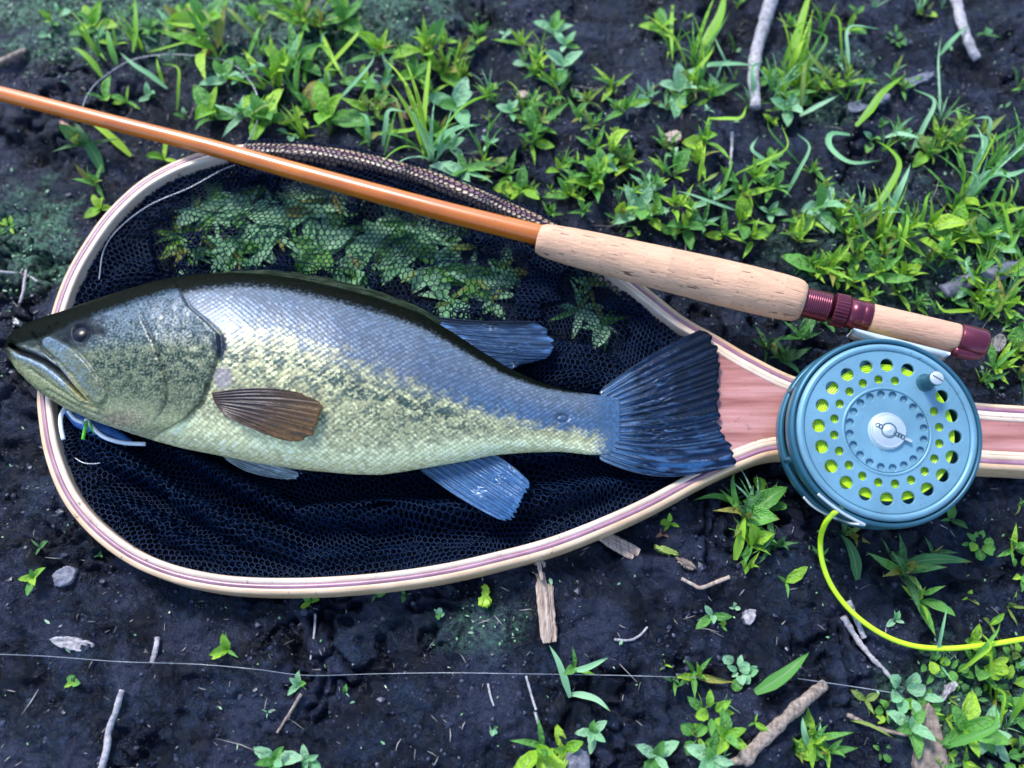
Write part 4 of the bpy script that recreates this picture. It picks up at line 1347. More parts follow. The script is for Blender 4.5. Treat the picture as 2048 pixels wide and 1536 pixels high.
# the pocket of the butt cap that takes the reel foot
side_dir = np.array([ax[1], -ax[0], 0]); side_dir /= np.linalg.norm(side_dir)         # towards the reel
pc = A0 + ax * (s2 - 0.0012) + side_dir * 28 * u_
pts = [pc + ax * t for t in np.linspace(0, 0.0125, 10)]
pr = np.interp(np.linspace(0, 1, 10), [0, 0.1, 0.5, 0.85, 1], [0.0024, 0.0027, 0.0026, 0.0018, 0.0006])
v, f = tube(pts, pr, 16)
obj("foot_pocket", v, f, M['seat_red'], rod)
# thread winding in front of the grip
v, f = tube([A0 - ax * 0.0006, A0 + ax * 0.0005], [21.6 * 0.228e-3] * 2, 28)
obj("winding_check", v, f, M['winding'], rod)

# ============================================================ fly reel
RC = px2w(1774, 862, 0.0465)          # centre of the spool face
RN = Vector((-0.015, -0.20, 1.0)).normalized()      # face normal
reel = thing("fly_reel", "pale blue perforated fly reel resting on the net handle", "fishing reel", tuple(RC))
RM = 0.2090e-3                        # metres per photo pixel at the face
rz = np.array(RN); ry = np.array([0, 1.0, 0]) - rz * rz[1]; ry /= np.linalg.norm(ry); rx = np.cross(ry, rz)
RROT = Matrix((rx, ry, rz)).transposed()


def rl(P):
    """reel coordinates (metres, z = towards the face) to world"""
    P = np.asarray(P, float)
    return RC + P[..., 0:1] * rx + P[..., 1:2] * ry + P[..., 2:3] * rz


def lathe_r(prof, n=96):
    return lathe(prof, n, RC, rz, rx)


def plate(name, R, holes, z0, z1, mat, parent, bevel=0.0, n_out=128, r_in=None):
    cu = bpy.data.curves.new(name, 'CURVE')
    cu.dimensions = '2D'; cu.fill_mode = 'BOTH'
    cu.extrude = (z1 - z0) / 2 - bevel
    cu.bevel_depth = bevel; cu.bevel_resolution = 1
    S_ = 100.0                                    # built large, then scaled down, for clean fills
    cu.extrude *= S_; cu.bevel_depth *= S_
    def circ(cx, cy, r, n):
        s = cu.splines.new('POLY'); s.points.add(n - 1); s.use_cyclic_u = True
        for k in range(n):
            a = 2 * math.pi * k / n
            s.points[k].co = ((cx + r * math.cos(a)) * S_, (cy + r * math.sin(a)) * S_, 0, 1)
    circ(0, 0, R - bevel, n_out)
    if r_in: circ(0, 0, r_in, 96)
    for hx_, hy_, hr in holes:
        circ(hx_, hy_, hr + bevel, 26)
    tmp = bpy.data.objects.new("tmp", cu); COL.objects.link(tmp)
    dg = bpy.context.evaluated_depsgraph_get()
    me = bpy.data.meshes.new_from_object(tmp.evaluated_get(dg))
    bpy.data.objects.remove(tmp); bpy.data.curves.remove(cu)
    co = np.zeros(len(me.vertices) * 3); me.vertices.foreach_get("co", co); co = co.reshape(-1, 3) / S_
    co[:, 2] += (z0 + z1) / 2
    W = rl(co) - RC
    me.vertices.foreach_set("co", W.ravel().astype(np.float32))
    me.materials.clear(); me.materials.append(mat)
    me.polygons.foreach_set("use_smooth", np.zeros(len(me.polygons), bool))
    me.update()
    o = bpy.data.objects.new(name, me); COL.objects.link(o); o.parent = parent
    return o


outer, inner, dimp = [], [], []
KN = math.radians(49)                              # the handle knob's angle
for k in range(20):
    a = KN + math.radians(18 * k)
    if k: outer.append((135 * RM * math.cos(a), 135 * RM * math.sin(a), 13.2 * RM))
    b = KN + math.radians(18 * k + 9)
    if k not in (0, 19): inner.append((105 * RM * math.cos(b), 105 * RM * math.sin(b), 8.6 * RM))
    c = math.radians(18 * k + 4)
    dimp.append((74 * RM * math.cos(c), 74 * RM * math.sin(c), 8.0 * RM))
plate("spool_face", 178 * RM, outer + inner + dimp, -0.0013, 0.0, M['reel_face'], reel, bevel=0.00018)
plate("spool_backing", 93 * RM, [], -0.0018, -0.00135, M['reel_face'], reel)
# grooves and raised rings on the face
v, f = lathe_r([(0.0000, 165 * RM), (0.0007, 167 * RM), (0.0008, 172 * RM), (0.0004, 176 * RM), (-0.0010, 178.5 * RM), (-0.0045, 179 * RM), (-0.0045, 172 * RM)])
obj("spool_rim", v, f, M['reel_face'], reel)
v, f = lathe_r([(0.0, 84 * RM), (0.00035, 85 * RM), (0.00035, 88.5 * RM), (0.0, 89.5 * RM)])
obj("face_ring", v, f, M['reel_face'], reel)
v, f = lathe_r([(0.00004, 82.2 * RM), (0.00004, 83.8 * RM)])
obj("face_groove", v, f, M['reel_rim'], reel)
v, f = lathe_r([(0.00004, 163.0 * RM), (0.00004, 164.6 * RM)])
obj("face_groove", v, f, M['reel_rim'], reel)
# spool inner flange and arbor
v, f = lathe_r([(-0.0190, 8 * RM), (-0.0190, 172 * RM), (-0.0178, 172 * RM), (-0.0178, 60 * RM), (-0.0030, 60 * RM)])
obj("spool_arbor", v, f, M['reel_rim'], reel)
# frame: front ring, back plate and pillars
v, f = lathe_r([(-0.0068, 181 * RM), (-0.0012, 181 * RM), (-0.0002, 183 * RM), (-0.0001, 187 * RM), (-0.0012, 191 * RM), (-0.0040, 193 * RM), (-0.0066, 192 * RM), (-0.0070, 188 * RM), (-0.0068, 181 * RM)])
obj("frame_ring", v, f, M['reel_rim'], reel)
v, f = lathe_r([(-0.0195, 181 * RM), (-0.0150, 182 * RM), (-0.0145, 187 * RM), (-0.0150, 191 * RM), (-0.0175, 193 * RM), (-0.0210, 191 * RM), (-0.0225, 180 * RM), (-0.0228, 120 * RM), (-0.0228, 0.0002), (-0.0212, 0.0002), (-0.0212, 170 * RM), (-0.0195, 181 * RM)])
obj("back_frame", v, f, M['reel_rim'], reel)
for deg in (78, 108, 150, 196, 262, 310, 5, 40):
    a = math.radians(deg)
    v, f = tube(rl([(186 * RM * math.cos(a), 186 * RM * math.sin(a), z) for z in (-0.0160, -0.0110, -0.0060)]), 0.0014, 12)
    obj("frame_pillar", v, f, M['reel_rim'], reel)
# hub
v, f = lathe_r([(0.0, 37.5 * RM), (0.0002, 36.5 * RM), (0.0014, 35 * RM), (0.0019, 33.5 * RM), (0.0017, 32 * RM), (0.0017, 31 * RM), (0.0020, 29.5 * RM), (0.0020, 0.0001)], 64)
hub = obj("hub_cap", v, f, M['silver'], reel)
v, f = lathe_r([(0.0020, 15 * RM), (0.0010, 14 * RM), (0.0022, 12 * RM), (0.0031, 8.5 * RM), (0.0036, 4 * RM), (0.0037, 0.0001)], 32)
obj("hub_screw", v, f, M['silver'], hub)
v, f = lathe_r([(0.00203, 15.5 * RM), (0.00203, 13.2 * RM)], 32)
obj("screw_recess", v, f, M['reel_dark'], hub)
aa = math.radians(-27)
def rbox(cx, cy, z, lx, ly, lz, ang):
    c, s = math.cos(ang), math.sin(ang)
    P = []
    for dz in (-lz / 2, lz / 2):
        for dx, dy in ((-lx / 2, -ly / 2), (lx / 2, -ly / 2), (lx / 2, ly / 2), (-lx / 2, ly / 2)):
            P.append((cx + dx * c - dy * s, cy + dx * s + dy * c, z + dz))
    F = np.array([(3, 2, 1, 0), (4, 5, 6, 7), (0, 1, 5, 4), (1, 2, 6, 5), (2, 3, 7, 6), (3, 0, 4, 7)])
    return rl(np.array(P)), [F]
v, f = rbox(40 * RM * math.cos(aa), 40 * RM * math.sin(aa), 0.0012, 18 * RM, 5 * RM, 0.0012, aa)
obj("release_lever", v, f, M['silver'], hub, smooth_shade=False)
v, f = merge([lathe(np.array([(0, 5.2 * RM), (0.0001, 3.2 * RM)]), 16, rl(np.array([q * RM * math.cos(aa), q * RM * math.sin(aa), 0.00203])), rz, rx) for q in (-24, -17, 17.5, 23, 29)])
obj("stamped_mark", v, f, M['reel_dark'], hub)
# handle knob
ka = (129 * RM * math.cos(KN), 129 * RM * math.sin(KN))
kc = rl(np.array([ka[0], ka[1], 0.0]))
v, f = lathe([(0, 18 * RM), (0.0004, 18 * RM), (0.0006, 16 * RM), (0.0012, 14.0 * RM), (0.0050, 12.2 * RM), (0.0095, 14.2 * RM), (0.0100, 13.6 * RM), (0.0100, 0.0001)], 36, kc, rz, rx)
knob = obj("handle_knob", v, f, M['reel_dark'], reel)
v, f = lathe([(0.0100, 13.2 * RM), (0.0104, 13.2 * RM), (0.0107, 11.5 * RM), (0.0107, 0.0001)], 30, kc, rz, rx)
ks = obj("knob_screw", v, f, M['silver'], knob)
v, f = rbox(ka[0], ka[1], 0.01072, 24 * RM, 2.4 * RM, 0.0001, math.radians(-33))
obj("screw_slot", v, f, M['black'], knob, smooth_shade=False)
# foot: a plate along the seat, on the side of the rod that faces the reel
F0 = px2w(1706, 657, 0.041); F1 = px2w(1900, 706, 0.043)
fd = (F1 - F0); fl = np.linalg.norm(fd); fd /= fl
fs = np.array([fd[1], -fd[0], 0]); fs /= np.linalg.norm(fs)
NS = 24
tt2 = np.linspace(0, 1, NS)
wid = np.interp(tt2, [0, 0.05, 0.4, 0.55, 0.95, 1], [0.0008, 0.0014, 0.0030, 0.0034, 0.0020, 0.0012])
rows = []
for t, w_ in zip(tt2, wid):
    c = F0 + fd * fl * t
    rows.append([c + [0, 0, 0.0006], c + fs * w_ + [0, 0, 0.0004], c + fs * w_ * 1.1 - [0, 0, 0.0070], c - [0, 0, 0.0074]])
obj("reel_foot", np.array(rows).reshape(-1, 3), [grid_faces(NS, 4, True), np.array([[0, 1, 2, 3], [(NS - 1) * 4 + 3, (NS - 1) * 4 + 2, (NS - 1) * 4 + 1, (NS - 1) * 4]])], M['silver'], reel)
fm = F0 + fd * fl * 0.5
v, f = tube([fm + fs * 0.002 - [0, 0, 0.003], fm + fs * 0.0075 - [0, 0, 0.006], RC + ry * 183 * RM + rz * -0.009], [0.0032, 0.0032, 0.004], 14)
obj("foot_stem", v, f, M['reel_dark'], reel)
# wire line guard
def wire(pts, r, name, mat, parent, n=8, m=40):
    v, f = tube(catmull(pts, m), r, n)
    return obj(name, v, f, mat, parent)
def rp(x, y, z):      # a point of the reel seen at the pixel (x, y) at height z
    return px2w(x, y, z)
wire([rp(1636, 988, 0.0425), rp(1660, 1008, 0.042), rp(1690, 1029, 0.0415), rp(1730, 1050, 0.041)], 0.00065, "line_guard", M['silver'], reel)
wire([rp(1607, 994, 0.031), rp(1624, 1011, 0.0305), rp(1648, 1026, 0.030), rp(1674, 1037, 0.030)], 0.0006, "line_guard", M['silver'], reel)
v, f = tube([rp(1730, 1050, 0.041), rp(1702, 1047, 0.036), rp(1674, 1037, 0.030)], 0.0005, 8)
obj("guard_strut", v, f, M['silver'], reel)

# ============================================================ fly line
line = thing("fly_line", "bright chartreuse fly line wound on the reel and curving off to the right", "fishing line", tuple(RC))
parts = []
# wound turns: several layers of coils
R0 = 118 * RM
rr = random.Random(4)
tn = 17
pts = []
for lay in range(2):
    for k in range(tn):
        z = -0.0172 + 0.0137 * (k / (tn - 1)) if lay == 0 else -0.0168 + 0.0129 * (k / (tn - 1))
        R = R0 + lay * 0.00085 + rr.uniform(-0.0002, 0.0003)
        a = np.linspace(0, 2 * math.pi, 72, endpoint=True)
        P = np.stack([R * np.cos(a), R * np.sin(a), z + 0.0004 * np.sin(a * 2 + k)], -1)
        v, f = tube(rl(P), 0.00050, 6, caps=False)
        parts.append((v, f))
# the cheek of the wound line just behind the perforated face: spiral turns
for k in range(18):
    R = 137 * RM - 0.00095 * k
    a = np.linspace(0, 2 * math.pi, 72)
    P = np.stack([R * np.cos(a), R * np.sin(a), np.full(72, -0.0026 + rr.uniform(-0.0002, 0.0001))], -1)
    parts.append(tube(rl(P), 0.00054, 6, caps=False))
V, F = merge(parts)
obj("wound_line", V, F, M['line'], line)
lp = [rp(1700, 990, 0.036), rp(1684, 1014, 0.0375), (rp(1666, 1028, 0.0365)), rp(1650, 1048, 0.031), rp(1641, 1080, 0.019), rp(1645, 1125, 0.012), rp(1665, 1175, 0.007), rp(1705, 1225, 0.0045),
      rp(1760, 1266, 0.004), rp(1820, 1290, 0.004), rp(1890, 1297, 0.005), rp(1970, 1290, 0.005), rp(2048, 1278, 0.005), rp(2150, 1262, 0.004), rp(2260, 1250, 0.004), rp(2420, 1262, 0.003), rp(2560, 1300, 0.003)]
wire(lp, 0.00112, "loose_line", M['line'], line, 12, 160)
wire([rp(1702, 664, 0.036), rp(1730, 672, 0.035), rp(1762, 682, 0.033), rp(1790, 700, 0.030)], 0.0011, "loose_line", M['line'], line, 10, 30)

# ============================================================ leader
leader = thing("fishing_leader", "thin clear nylon leader looping over the mud above the rod and into the net", "fishing line", tuple(px2w(330, 110, 0.0)))
wire([rp(165, 215, 0.012), rp(175, 190, 0.009), rp(200, 160, 0.005), rp(260, 122, 0.004), rp(330, 109, 0.004), rp(400, 113, 0.005), rp(462, 126, 0.008), rp(498, 160, 0.010), rp(517, 200, 0.010), rp(515, 240, 0.010), rp(495, 283, 0.014), rp(470, 315, 0.015)], 0.00028, "line_strand", M['tippet'], leader, 6, 120)
wire([rp(470, 330, 0.016), rp(440, 342, 0.014), rp(380, 375, 0.013), rp(300, 410, 0.013), rp(240, 455, 0.012), rp(208, 500, 0.011), rp(198, 560, 0.010)], 0.00030, "line_strand", M['tippet'], leader, 6, 90)
tip = thing("fine_thread", "very thin pale thread stretched across the bare mud below the net", "thread", tuple(px2w(600, 1350, 0.0)))
def gp_(x, y, dz=0.0012):
    p = on_ground(x, y); return np.array([p[0], p[1], p[2] + dz])
wire([gp_(x, y, 0.0062) for x, y in ((-60, 1308), (100, 1314), (250, 1325), (400, 1330), (520, 1340), (620, 1352), (760, 1349), (900, 1347), (1040, 1349), (1180, 1351), (1300, 1354), (1420, 1358))], 0.00013, "thread_strand", M['tippet'], tip, 5, 200)
wire([gp_(x, y, 0.0040) for x, y in ((1590, 1358), (1700, 1374), (1790, 1388))], 0.00018, "thread_strand", M['tippet'], tip, 5, 40)

# ============================================================ the fly in the bass's jaw
fly = thing("fishing_fly", "blue and white fishing fly with rubber legs under the bass's chin", "fishing fly", tuple(px2w(200, 860, 0.0)))
v, f = tube([rp(132, 818, 0.014), rp(160, 838, 0.0135), rp(200, 860, 0.013), rp(235, 874, 0.0125), rp(262, 884, 0.012)], [0.0018, 0.0040, 0.0044, 0.0030, 0.0010], 16)
obj("fly_body", v, f, M['fly_blue'], fly)
wire([rp(131, 815, 0.017), rp(122, 832, 0.018), rp(122, 855, 0.018), rp(127, 879, 0.017)], 0.0010, "rubber_leg", M['rubber_white'], fly, 8, 24)
wire([rp(172, 838, 0.019), rp(188, 858, 0.019), rp(212, 876, 0.019), rp(248, 886, 0.018), rp(291, 888, 0.017)], 0.0010, "rubber_leg", M['rubber_white'], fly, 8, 30)
wire([rp(136, 822, 0.018), rp(150, 838, 0.018), rp(168, 846, 0.018)], 0.0009, "rubber_leg", M['rubber_white'], fly, 8, 20)
wire([rp(174, 843, 0.0195), rp(170, 858, 0.020), rp(166, 879, 0.019)], 0.0008, "feather_fibre", M['fly_green'], fly, 8, 20)
wire([rp(181, 846, 0.0195), rp(183, 856, 0.020), rp(188, 866, 0.019)], 0.0005, "feather_fibre", M['fly_green'], fly, 6, 16)
wire([rp(150, 916, 0.010), rp(168, 926, 0.010), rp(195, 927, 0.010), rp(222, 918, 0.010), rp(245, 900, 0.011), rp(255, 885, 0.012)], 0.00032, "hook", M['tippet'], fly, 6, 40)

# ============================================================ sticks, chips and other debris
def px_len(n):
    return n * PX


def stick(name, label, cat, pts, r0, r1, mat, n=9, flat=0.8, jit=0.10, seed=1, dz=0.001, m=None, group=None, stub=None):
    P = np.array([gp_(p[0], p[1], dz + (p[2] if len(p) > 2 else 0)) for p in pts])
    P = catmull(P, m or 40)
    P[:, 2] = gsm(P[:, 2], 4)
    root = thing(name, label, cat, tuple(P[len(P) // 2]), group)
    r = np.linspace(r0, r1, len(P)) * PX
    r = r * (1 + 0.16 * fbm(np.linspace(0, 9, len(P)), np.zeros(len(P)), 3, seed))
    v, f = tube(P + [0, 0, r0 * PX * 0.6], r, n, flat, jit, seed)
    obj("shaft", v, f, mat, root)
    if stub:
        for (x0, y0, x1, y1, rr_) in stub:
            A = gp_(x0, y0, dz + 0.001); B = gp_(x1, y1, dz + 0.002)
            v, f = tube([A, (A + B) / 2 + [0, 0, 0.0004], B], np.array([rr_, rr_ * 0.8, rr_ * 0.4]) * PX, 7, 0.8, 0.1, seed)
            obj("side_shoot", v, f, mat, root)
    return root


stick("stick", "thick pale grey stick standing upright in the picture above the green tuft", "stick", [(1552, -40, .004), (1535, 20, .004), (1520, 70, .003), (1506, 120, .002), (1500, 170, .001), (1504, 205), (1506, 232)], 18, 12, M['stick_pale'], 12, 0.85, 0.05, 3, 0.004, 60)
stick("stick", "short pale grey stick in the top right corner on dark mud", "stick", [(1880, -30), (1905, 15), (1918, 60), (1935, 100), (1945, 132)], 14, 11, M['stick_pale'], 11, 0.7, 0.05, 4, 0.002)
stick("stick", "broken brown grey stick lying slanted near the bottom edge", "stick", [(1478, 1522), (1510, 1488), (1560, 1440), (1605, 1400), (1640, 1370)], 12, 9.5, M['stick_brown'], 11, 0.75, 0.05, 5, 0.003, 50, stub=[(1490, 1515, 1450, 1525, 9)])
stick("stick", "dark grey woody stick half buried right of the cork seat", "stick", [(1880, 590), (1930, 570), (1990, 550), (2060, 540)], 17, 19, M['stone'], 10, 0.6, 0.05, 6, 0.001)
stick("twig", "thin pale twig with nodes rising from the bottom edge at left", "twig", [(205, 1560), (218, 1500), (226, 1460), (238, 1420), (250, 1380)], 6.5, 5, M['stick_pale'], 8, 1, 0.05, 7, 0.002)
stick("twig", "thin bent grey twig beside the loose yellow line", "twig", [(1682, 1234), (1705, 1275), (1735, 1312), (1778, 1358)], 6.5, 3.5, M['stick_pale'], 8, 1, 0.1, 8, 0.002)
stick("twig", "short grey twig touching the loose yellow line", "twig", [(1690, 1205), (1705, 1240), (1722, 1278)], 5.5, 4.5, M['stick_pale'], 8, 1, 0.1, 9, 0.003)
stick("twig", "small pale twig lying flat left of the net hoop", "twig", [(-10, 546), (20, 548), (55, 553), (78, 566)], 3.5, 2.5, M['stick_pale'], 7, 1, 0.1, 10, 0.001)
stick("twig", "small upright grey twig just above the bass's snout", "twig", [(58, 540), (52, 580), (46, 612)], 3.0, 3.0, M['stick_pale'], 7, 1, 0.1, 11, 0.002)
stick("twig", "gnarled grey twig at the left edge above the rod", "twig", [(-20, 138), (10, 130), (40, 116), (58, 108)], 9, 6, M['stick_brown'], 8, 0.8, 0.15, 12, 0.002)
stick("straw", "pale v-shaped straw below the net handle", "straw", [(1362, 1158), (1382, 1170), (1402, 1176), (1430, 1166), (1458, 1155)], 3.2, 4.0, M['splinter'], 6, 0.6, 0.05, 13, 0.0015)
stick("straw", "thin pale root hanging below a seedling under the hoop", "root", [(632, 1228), (630, 1265), (622, 1320)], 2.4, 1.6, M['stick_pale'], 6, 1, 0.1, 14, 0.001)
stick("straw", "upper thin straw of two below the fine thread", "straw", [(1052, 1352), (1064, 1395), (1072, 1420)], 2.4, 2.0, M['stick_pale'], 6, 1, 0.1, 15, 0.001)
stick("straw", "lower thin straw of two below the fine thread", "straw", [(1070, 1425), (1076, 1445), (1082, 1462)], 2.6, 2.0, M['stick_pale'], 6, 1, 0.1, 16, 0.001)
stick("straw", "short thin straw left of two others below the fine thread", "straw", [(976, 1368), (982, 1395), (988, 1412)], 2.4, 1.6, M['stick_pale'], 6, 1, 0.1, 17, 0.001)
stick("straw", "forked pale straw right of the wood splinter", "straw", [(1228, 1280), (1258, 1281), (1278, 1272), (1294, 1255)], 2.5, 2.0, M['stick_pale'], 6, 1, 0.1, 18, 0.001)
stick("twig", "short thin grey twig crossing the fine thread at left", "twig", [(318, 1275), (314, 1300), (308, 1325)], 4.5, 5.5, M['stick_pale'], 7, 0.8, 0.1, 19, 0.001)
stick("twig", "slanting dark twig below a single leaf near the bottom", "twig", [(604, 1388), (585, 1420), (556, 1466)], 3.0, 2.5, M['stick_brown'], 7, 1, 0.1, 20, 0.001)
stick("twig", "tangled brown twig left of the brown dead leaf", "twig", [(1690, 1430), (1730, 1448), (1770, 1462), (1815, 1470)], 4.0, 3.0, M['stick_brown'], 7, 1, 0.14, 21, 0.002)
stick("twig", "short pale stem standing on mud above the cork grip", "twig", [(1460, 275), (1459, 310), (1455, 350)], 4.0, 2.0, M['stick_pale'], 7, 1, 0.1, 22, 0.004)


def chip(name, label, cat, outline, th, mat, seed=1, dz=0.0015, ridge=True, curl=0.0):
    """a splinter, bark chip or flat stone: an outline in px with thickness, split surface on top"""
    O = np.array(outline, float)
    c = O.mean(0)
    R = catmull(np.vstack([O, O[:1]]), 49)[:-1]
    r = np.random.default_rng(seed)
    R = R + r.normal(0, 0.9, R.shape)
    rings = []
    base = np.median([gp_(*p, 0)[2] for p in R[::6]])
    d = O[np.argmax(np.linalg.norm(O - c, axis=1))] - c; d /= np.linalg.norm(d); pn = np.array([-d[1], d[0]])
    for s in (1.0, 0.96, 0.80, 0.6, 0.4, 0.2, 0.001):
        q = c + (R - c) * s
        a = (q - c) @ pn; b_ = (q - c) @ d
        h = th * (0.75 + 0.35 * fbm(a / 5.0, b_ / 45.0, 3, seed)) if ridge else th * (0.85 + 0.2 * fbm(a / 14.0, b_ / 14.0, 3, seed))
        if s == 1.0: h = h * 0.55
        z = base + dz + h + curl * (np.abs(a) / 20.0) ** 2
        rings.append(px2w(q[:, 0], q[:, 1], z))
    bot = rings[0].copy(); bot[:, 2] = base - 0.001
    V = np.vstack([bot] + rings)
    P0 = px2w(c[0], c[1], base)
    o = bpy.data.objects.new(name, mk_mesh(name, V - P0, grid_faces(8, 48, True)[:, ::-1], True, mat=mat))
    COL.objects.link(o); o.location = P0
    return tag(o, label, cat)


def slivers(label, cat, name, rows, mat, dz=0.002):
    c = rows[0][0][len(rows[0][0]) // 2]
    root = thing(name, label, cat, tuple(gp_(*c)))
    for k, (pts, w, th, sd) in enumerate(rows):
        Q = catmull(np.array(pts, float), 26)
        z0 = np.median([gp_(*q, 0)[2] for q in Q[::5]])
        C = px2w(Q[:, 0], Q[:, 1], z0 + dz + 0.0004 * k)
        t = np.linspace(0, 1, 26)
        T_ = np.gradient(C, axis=0); T_ /= np.linalg.norm(T_, axis=1)[:, None]
        S2 = np.cross(T_, [0, 0, 1.0]); up_ = np.array([0, 0, 1.0])
        ww = w * PX / 2 * (1 + 0.22 * fbm(t * 7, t * 0, 3, sd)) * np.interp(t, [0, 0.04, 0.93, 1], [0.55, 1, 1, 0.7])
        prof = [(-1, -0.6), (-1.0, 0.5), (-0.62, 0.95), (-0.2, 0.7), (0.15, 1.05), (0.6, 0.8), (1.0, 0.45), (1, -0.6)]
        V = np.stack([C + S2 * (ww * a)[:, None] + up_ * (th * PX * (b + 0.25 * fbm(t * 9 + 5 * a, t * 0 + a, 2, sd + 2)))[:, None] for a, b in prof], 1)
        m_ = len(prof)
        obj("sliver", V.reshape(-1, 3), [grid_faces(26, m_, True), np.array([list(range(m_))[::-1]]), np.array([[25 * m_ + q for q in range(m_)]])], mat, root, smooth_shade=False)
    return root


slivers("long split wood splinter standing on end below the net hoop", "wood splinter", "wood_splinter",
        [([(1079, 1120), (1082, 1165), (1087, 1220), (1094, 1286)], 20, 7, 3), ([(1098, 1168), (1102, 1220), (1108, 1284)], 13, 6, 5), ([(1075, 1112), (1080, 1140), (1084, 1160)], 7, 6, 7)], M['splinter'])
slivers("pale flat wood chip sticking out from beneath the hoop's lower side", "wood chip", "wood_chip",
        [([(1180, 1052), (1222, 1078), (1278, 1106)], 19, 6, 13), ([(1190, 1068), (1225, 1092), (1266, 1116)], 11, 4, 15)], M['splinter'])
chip("bark_chip", "pale grey bark chip lying alone at lower left", "bark chip", [(98, 1278), (120, 1272), (150, 1276), (188, 1288), (170, 1304), (135, 1297), (110, 1290)], 0.0020, M['stick_pale'], 4)
chip("dead_leaf", "long brown dead leaf standing at the bottom edge at right", "dead leaf", [(1858, 1405), (1872, 1425), (1886, 1470), (1896, 1545), (1832, 1545), (1834, 1480), (1845, 1430)], 0.0030, M['dead_leaf'], 5, curl=-0.0002)
chip("dead_leaf", "curled grey dead leaf just above the long brown one", "dead leaf", [(1885, 1395), (1892, 1375), (1910, 1362), (1916, 1372), (1900, 1388), (1888, 1402)], 0.0022, M['stick_pale'], 6)
chip("flat_stone", "larger slate grey flat stone right of the thick pale stick", "stone", [(1695, 208), (1715, 200), (1745, 194), (1778, 186), (1776, 200), (1745, 212), (1710, 226), (1698, 222)], 0.0022, M['stone'], 7, ridge=False)
chip("flat_stone", "slim slate grey flat stone below the top right stick", "stone", [(1810, 158), (1840, 148), (1868, 142), (1862, 156), (1835, 168), (1812, 176)], 0.0018, M['stone'], 8, ridge=False)
chip("pebble", "small pale blue grey pebble among sprouts below the hoop", "pebble", [(1488, 1224), (1500, 1217), (1512, 1222), (1510, 1240), (1498, 1250), (1488, 1240)], 0.0018, M['stick_pale'], 9, ridge=False)
chip("pebble", "grey stone at the bottom edge beside a ragged seedling", "pebble", [(1135, 1505), (1160, 1498), (1178, 1510), (1176, 1545), (1140, 1545), (1130, 1525)], 0.0030, M['stone'], 10, ridge=False)
chip("pebble", "pinkish grey lump of mud under the hoop at left", "pebble", [(103, 1150), (118, 1138), (140, 1132), (152, 1142), (140, 1165), (112, 1172)], 0.0024, M['stone'], 11, ridge=False)
chip("dry_petal", "small pink petal among the leaves above the rod", "petal", [(404, 96), (413, 94), (419, 99), (416, 108), (407, 111)], 0.0016, M['leaf_red'], 12, ridge=False)
chip("dry_petal", "white papery scrap near the bass's lower jaw", "paper scrap", [(24, 640), (32, 637), (39, 643), (36, 648), (27, 647)], 0.0012, M['white_bit'], 13, ridge=False)
chip("dry_petal", "pale pink leaf tip under the rod at left", "dead leaf", [(112, 240), (130, 244), (150, 262), (158, 276), (146, 270), (128, 256)], 0.0018, M['leaf_red'], 14, ridge=False)
chip("pale_chip", "pale cream chip of leaf on mud above the cork grip", "dead leaf", [(1330, 268), (1345, 260), (1362, 266), (1360, 280), (1340, 284)], 0.0016, M['splinter'], 15, ridge=False)
chip("pale_chip", "oval buff chip on mud above the mesh-covered rim", "dead leaf", [(1034, 186), (1042, 181), (1056, 184), (1054, 193), (1040, 195)], 0.0014, M['splinter'], 16, ridge=False)
chip("white_lump", "whitish frothy lump right of the burgundy butt cap", "fungus", [(1988, 676), (2000, 667), (2013, 676), (2010, 694), (1998, 704), (1986, 696)], 0.0030, M['litter'], 17, ridge=False)
chip("dead_leaf", "folded olive dead leaf below the pink sprout", "dead leaf", [(1310, 1090), (1330, 1092), (1352, 1102), (1358, 1112), (1338, 1108), (1316, 1100)], 0.0022, M['leaf_olive'], 18, ridge=False)
chip("dead_leaf", "shrivelled grey brown leaf below the pink sprout", "dead leaf", [(1350, 1114), (1372, 1118), (1392, 1132), (1384, 1140), (1362, 1130)], 0.0024, M['dead_leaf'], 19)
chip("leaf_lump", "yellow green crumpled leaf lying below the hoop", "leaf", [(962, 1172), (972, 1168), (980, 1180), (978, 1192), (984, 1202), (974, 1214), (958, 1210), (957, 1198), (964, 1190)], 0.0024, M['leaf_bright'], 20, ridge=False)

